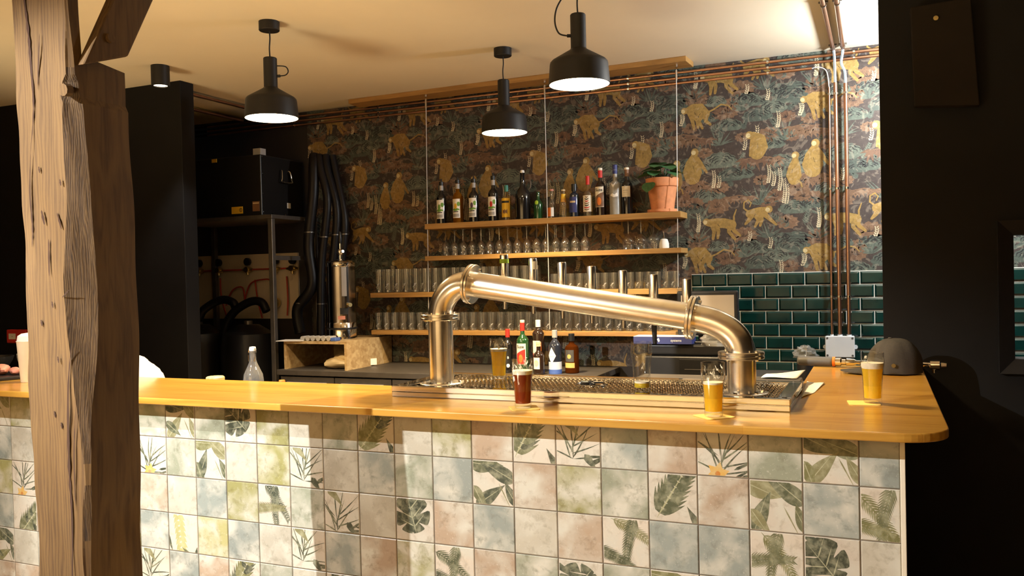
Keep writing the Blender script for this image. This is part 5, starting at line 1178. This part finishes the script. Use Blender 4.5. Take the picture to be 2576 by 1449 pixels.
t = thing('call_point', 'red fire call point on the black wall at far left', 'fire alarm', (-2.93, 1.5845, 1.195))
g = G(); g.box(-.10, .10, -.045, 0, 0, .095); g.build('housing', 'red', t, bevel=.006)
g = G(); g.box(-.075, -.005, -.0462, -.0455, .028, .068); l = g.build('break_glass', 'white', t)
g = G(); g.box(-.046, -.034, -.0468, -.0464, .045, .050); g.build('press_dot', 'grey', l)

# right end of the bar top
t = thing('baseball_cap', 'charcoal baseball cap lying on the right end of the bar top', 'cap', (2.650, 1.255, CT + .001), 3.28)
g = G(); vs = []; n = 48; m_ = 14
for j in range(m_ + 1):
    ph = pi / 2 * j / m_
    for i in range(n):
        a = 2 * pi * i / n; k = cos(ph) ** .72; seam = 1 - .030 * max(0, cos(6 * a)) ** 14
        r_ = (.100 + .012 * cos(a) * -1) * seam * (1 + .020 * sin(4 * a + 5 * ph) + .014 * sin(7 * a - 4 * ph))
        vs.append((r_ * 1.06 * k * cos(a), r_ * .86 * k * sin(a), .004 + .138 * sin(ph) ** .9 * (1 - .10 * cos(a) * cos(ph))))
g.add(vs, [(j * n + i, j * n + (i + 1) % n, (j + 1) * n + (i + 1) % n, (j + 1) * n + i) for j in range(m_) for i in range(n)], 0, True)
g.build('crown', 'cap_cloth', t)
g = G(); vs = []; n = 16
for k, rr in enumerate((.085, .125, .165, .195)):
    for i in range(n + 1):
        a = RAD(-62 + 124 * i / n); vs.append((rr * cos(a) * (1.0 if k else 1), (.078 + .004 * k) * sin(a) * 1.1, .014 - .010 * (k / 3) + .010 * cos(a * 1.2) - .002))
top_ = len(vs); vs += [(x, y, z - .003) for x, y, z in vs]
fs = [(k * (n + 1) + i, k * (n + 1) + i + 1, (k + 1) * (n + 1) + i + 1, (k + 1) * (n + 1) + i) for k in range(3) for i in range(n)]
g.add(vs, fs + [tuple(top_ + q for q in reversed(f)) for f in fs] + [(3 * (n + 1) + i, 3 * (n + 1) + i + 1, top_ + 3 * (n + 1) + i + 1, top_ + 3 * (n + 1) + i) for i in range(n)], 0, True)
g.build('brim', 'cap_cloth', t)
g = G(); g.sphere((.002, 0, .143), .008, 12, sz=.5); g.build('top_button', 'cap_cloth', t)
g = G(); g.cyl((.005, .0945, .040), .008, .004, 14, axis=(0, 1, .2)); g.build('buckle', 'brass', t)
t = thing('spray_rod', 'long chrome rod with dark grey grip and orange ring lying behind the cap', 'tool', (2.268, 1.475, CT + .0225), -.13)
g = G(); g.lathe([(.0001, 0), (.014, .001), (.020, .008), (.0215, .03), (.0205, .15), (.0001, .151)], 24, axis=(1, 0, 0)); g.build('grip', 'darkgrey', t)
g = G(); g.lathe([(.0215, .151), (.0215, .163)], 24, axis=(1, 0, 0)); g.build('ring', 'orange', t)
g = G(); g.lathe([(.0001, .151), (.019, .1635), (.019, .185), (.014, .19), (.014, .205), (.018, .21), (.015, .24), (.009, .25), (.009, .50), (.011, .505), (.011, .535), (.020, .54), (.021, .575), (.013, .58), (.010, .60), (.0001, .601)], 24, axis=(1, 0, 0)); g.build('rod', 'chrome', t)
g = G(); g.cyl((.553, 0, -.034), .008, .03, 12); g.build('nozzle', 'chrome', t)
def sheet(name, pts, label, z, cat='paper', group=None):
    g = G(); n = 8; vs = []
    for j in range(n + 1):
        for i in range(n + 1):
            u_, v_ = i / n, j / n; a, b, c, d = [Vector(p) for p in pts]
            p = (a * (1 - u_) + b * u_) * (1 - v_) + (d * (1 - u_) + c * u_) * v_; vs.append((p.x, p.y, p.z + .002 * sin(u_ * 5 + v_ * 3)))
    g.add(vs, [(j * (n + 1) + i, j * (n + 1) + i + 1, (j + 1) * (n + 1) + i + 1, (j + 1) * (n + 1) + i) for j in range(n) for i in range(n)], 0, True)
    o = g.build(name, 'white'); s = o.modifiers.new('thick', 'SOLIDIFY'); s.thickness = .0012; return tag(o, label, cat, group)
sheet('paper_sheet', [(2.205, .690, 1.193), (2.33, .700, 1.193), (2.345, .90, 1.198), (2.215, .78, 1.196)], 'white paper sheet lying on the rear corner of the drip tray', 1.19, group='loose paper sheets')
sheet('paper_sheet', [(2.362, .47, 1.1565), (2.395, .60, 1.156), (2.415, .86, 1.1565), (2.350, .90, 1.1565)], 'white paper strip on the bar top beside the rear corner of the drip tray', 1.16, group='loose paper sheets')
t = thing('wall_speaker', 'black box hung high on the black wall with a small round screw', 'speaker', (2.875, 1.5285, 2.25), 0)
g = G(); g.add([(-.115, -.055, .02), (.13, -.055, 0), (.13, 0, 0), (-.115, 0, .02), (-.125, -.09, .43), (.10, -.09, .44), (.10, 0, .44), (-.125, 0, .43)], [(3, 2, 1, 0), (4, 5, 6, 7), (0, 1, 5, 4), (1, 2, 6, 5), (2, 3, 7, 6), (3, 0, 4, 7)])
g.build('cabinet', 'dark_box', t, bevel=.004)
g = G(); g.cyl((-.030, -.089, .37), .010, .006, 16, axis=(0, -1, .08)); g.build('screw', 'brass', t)
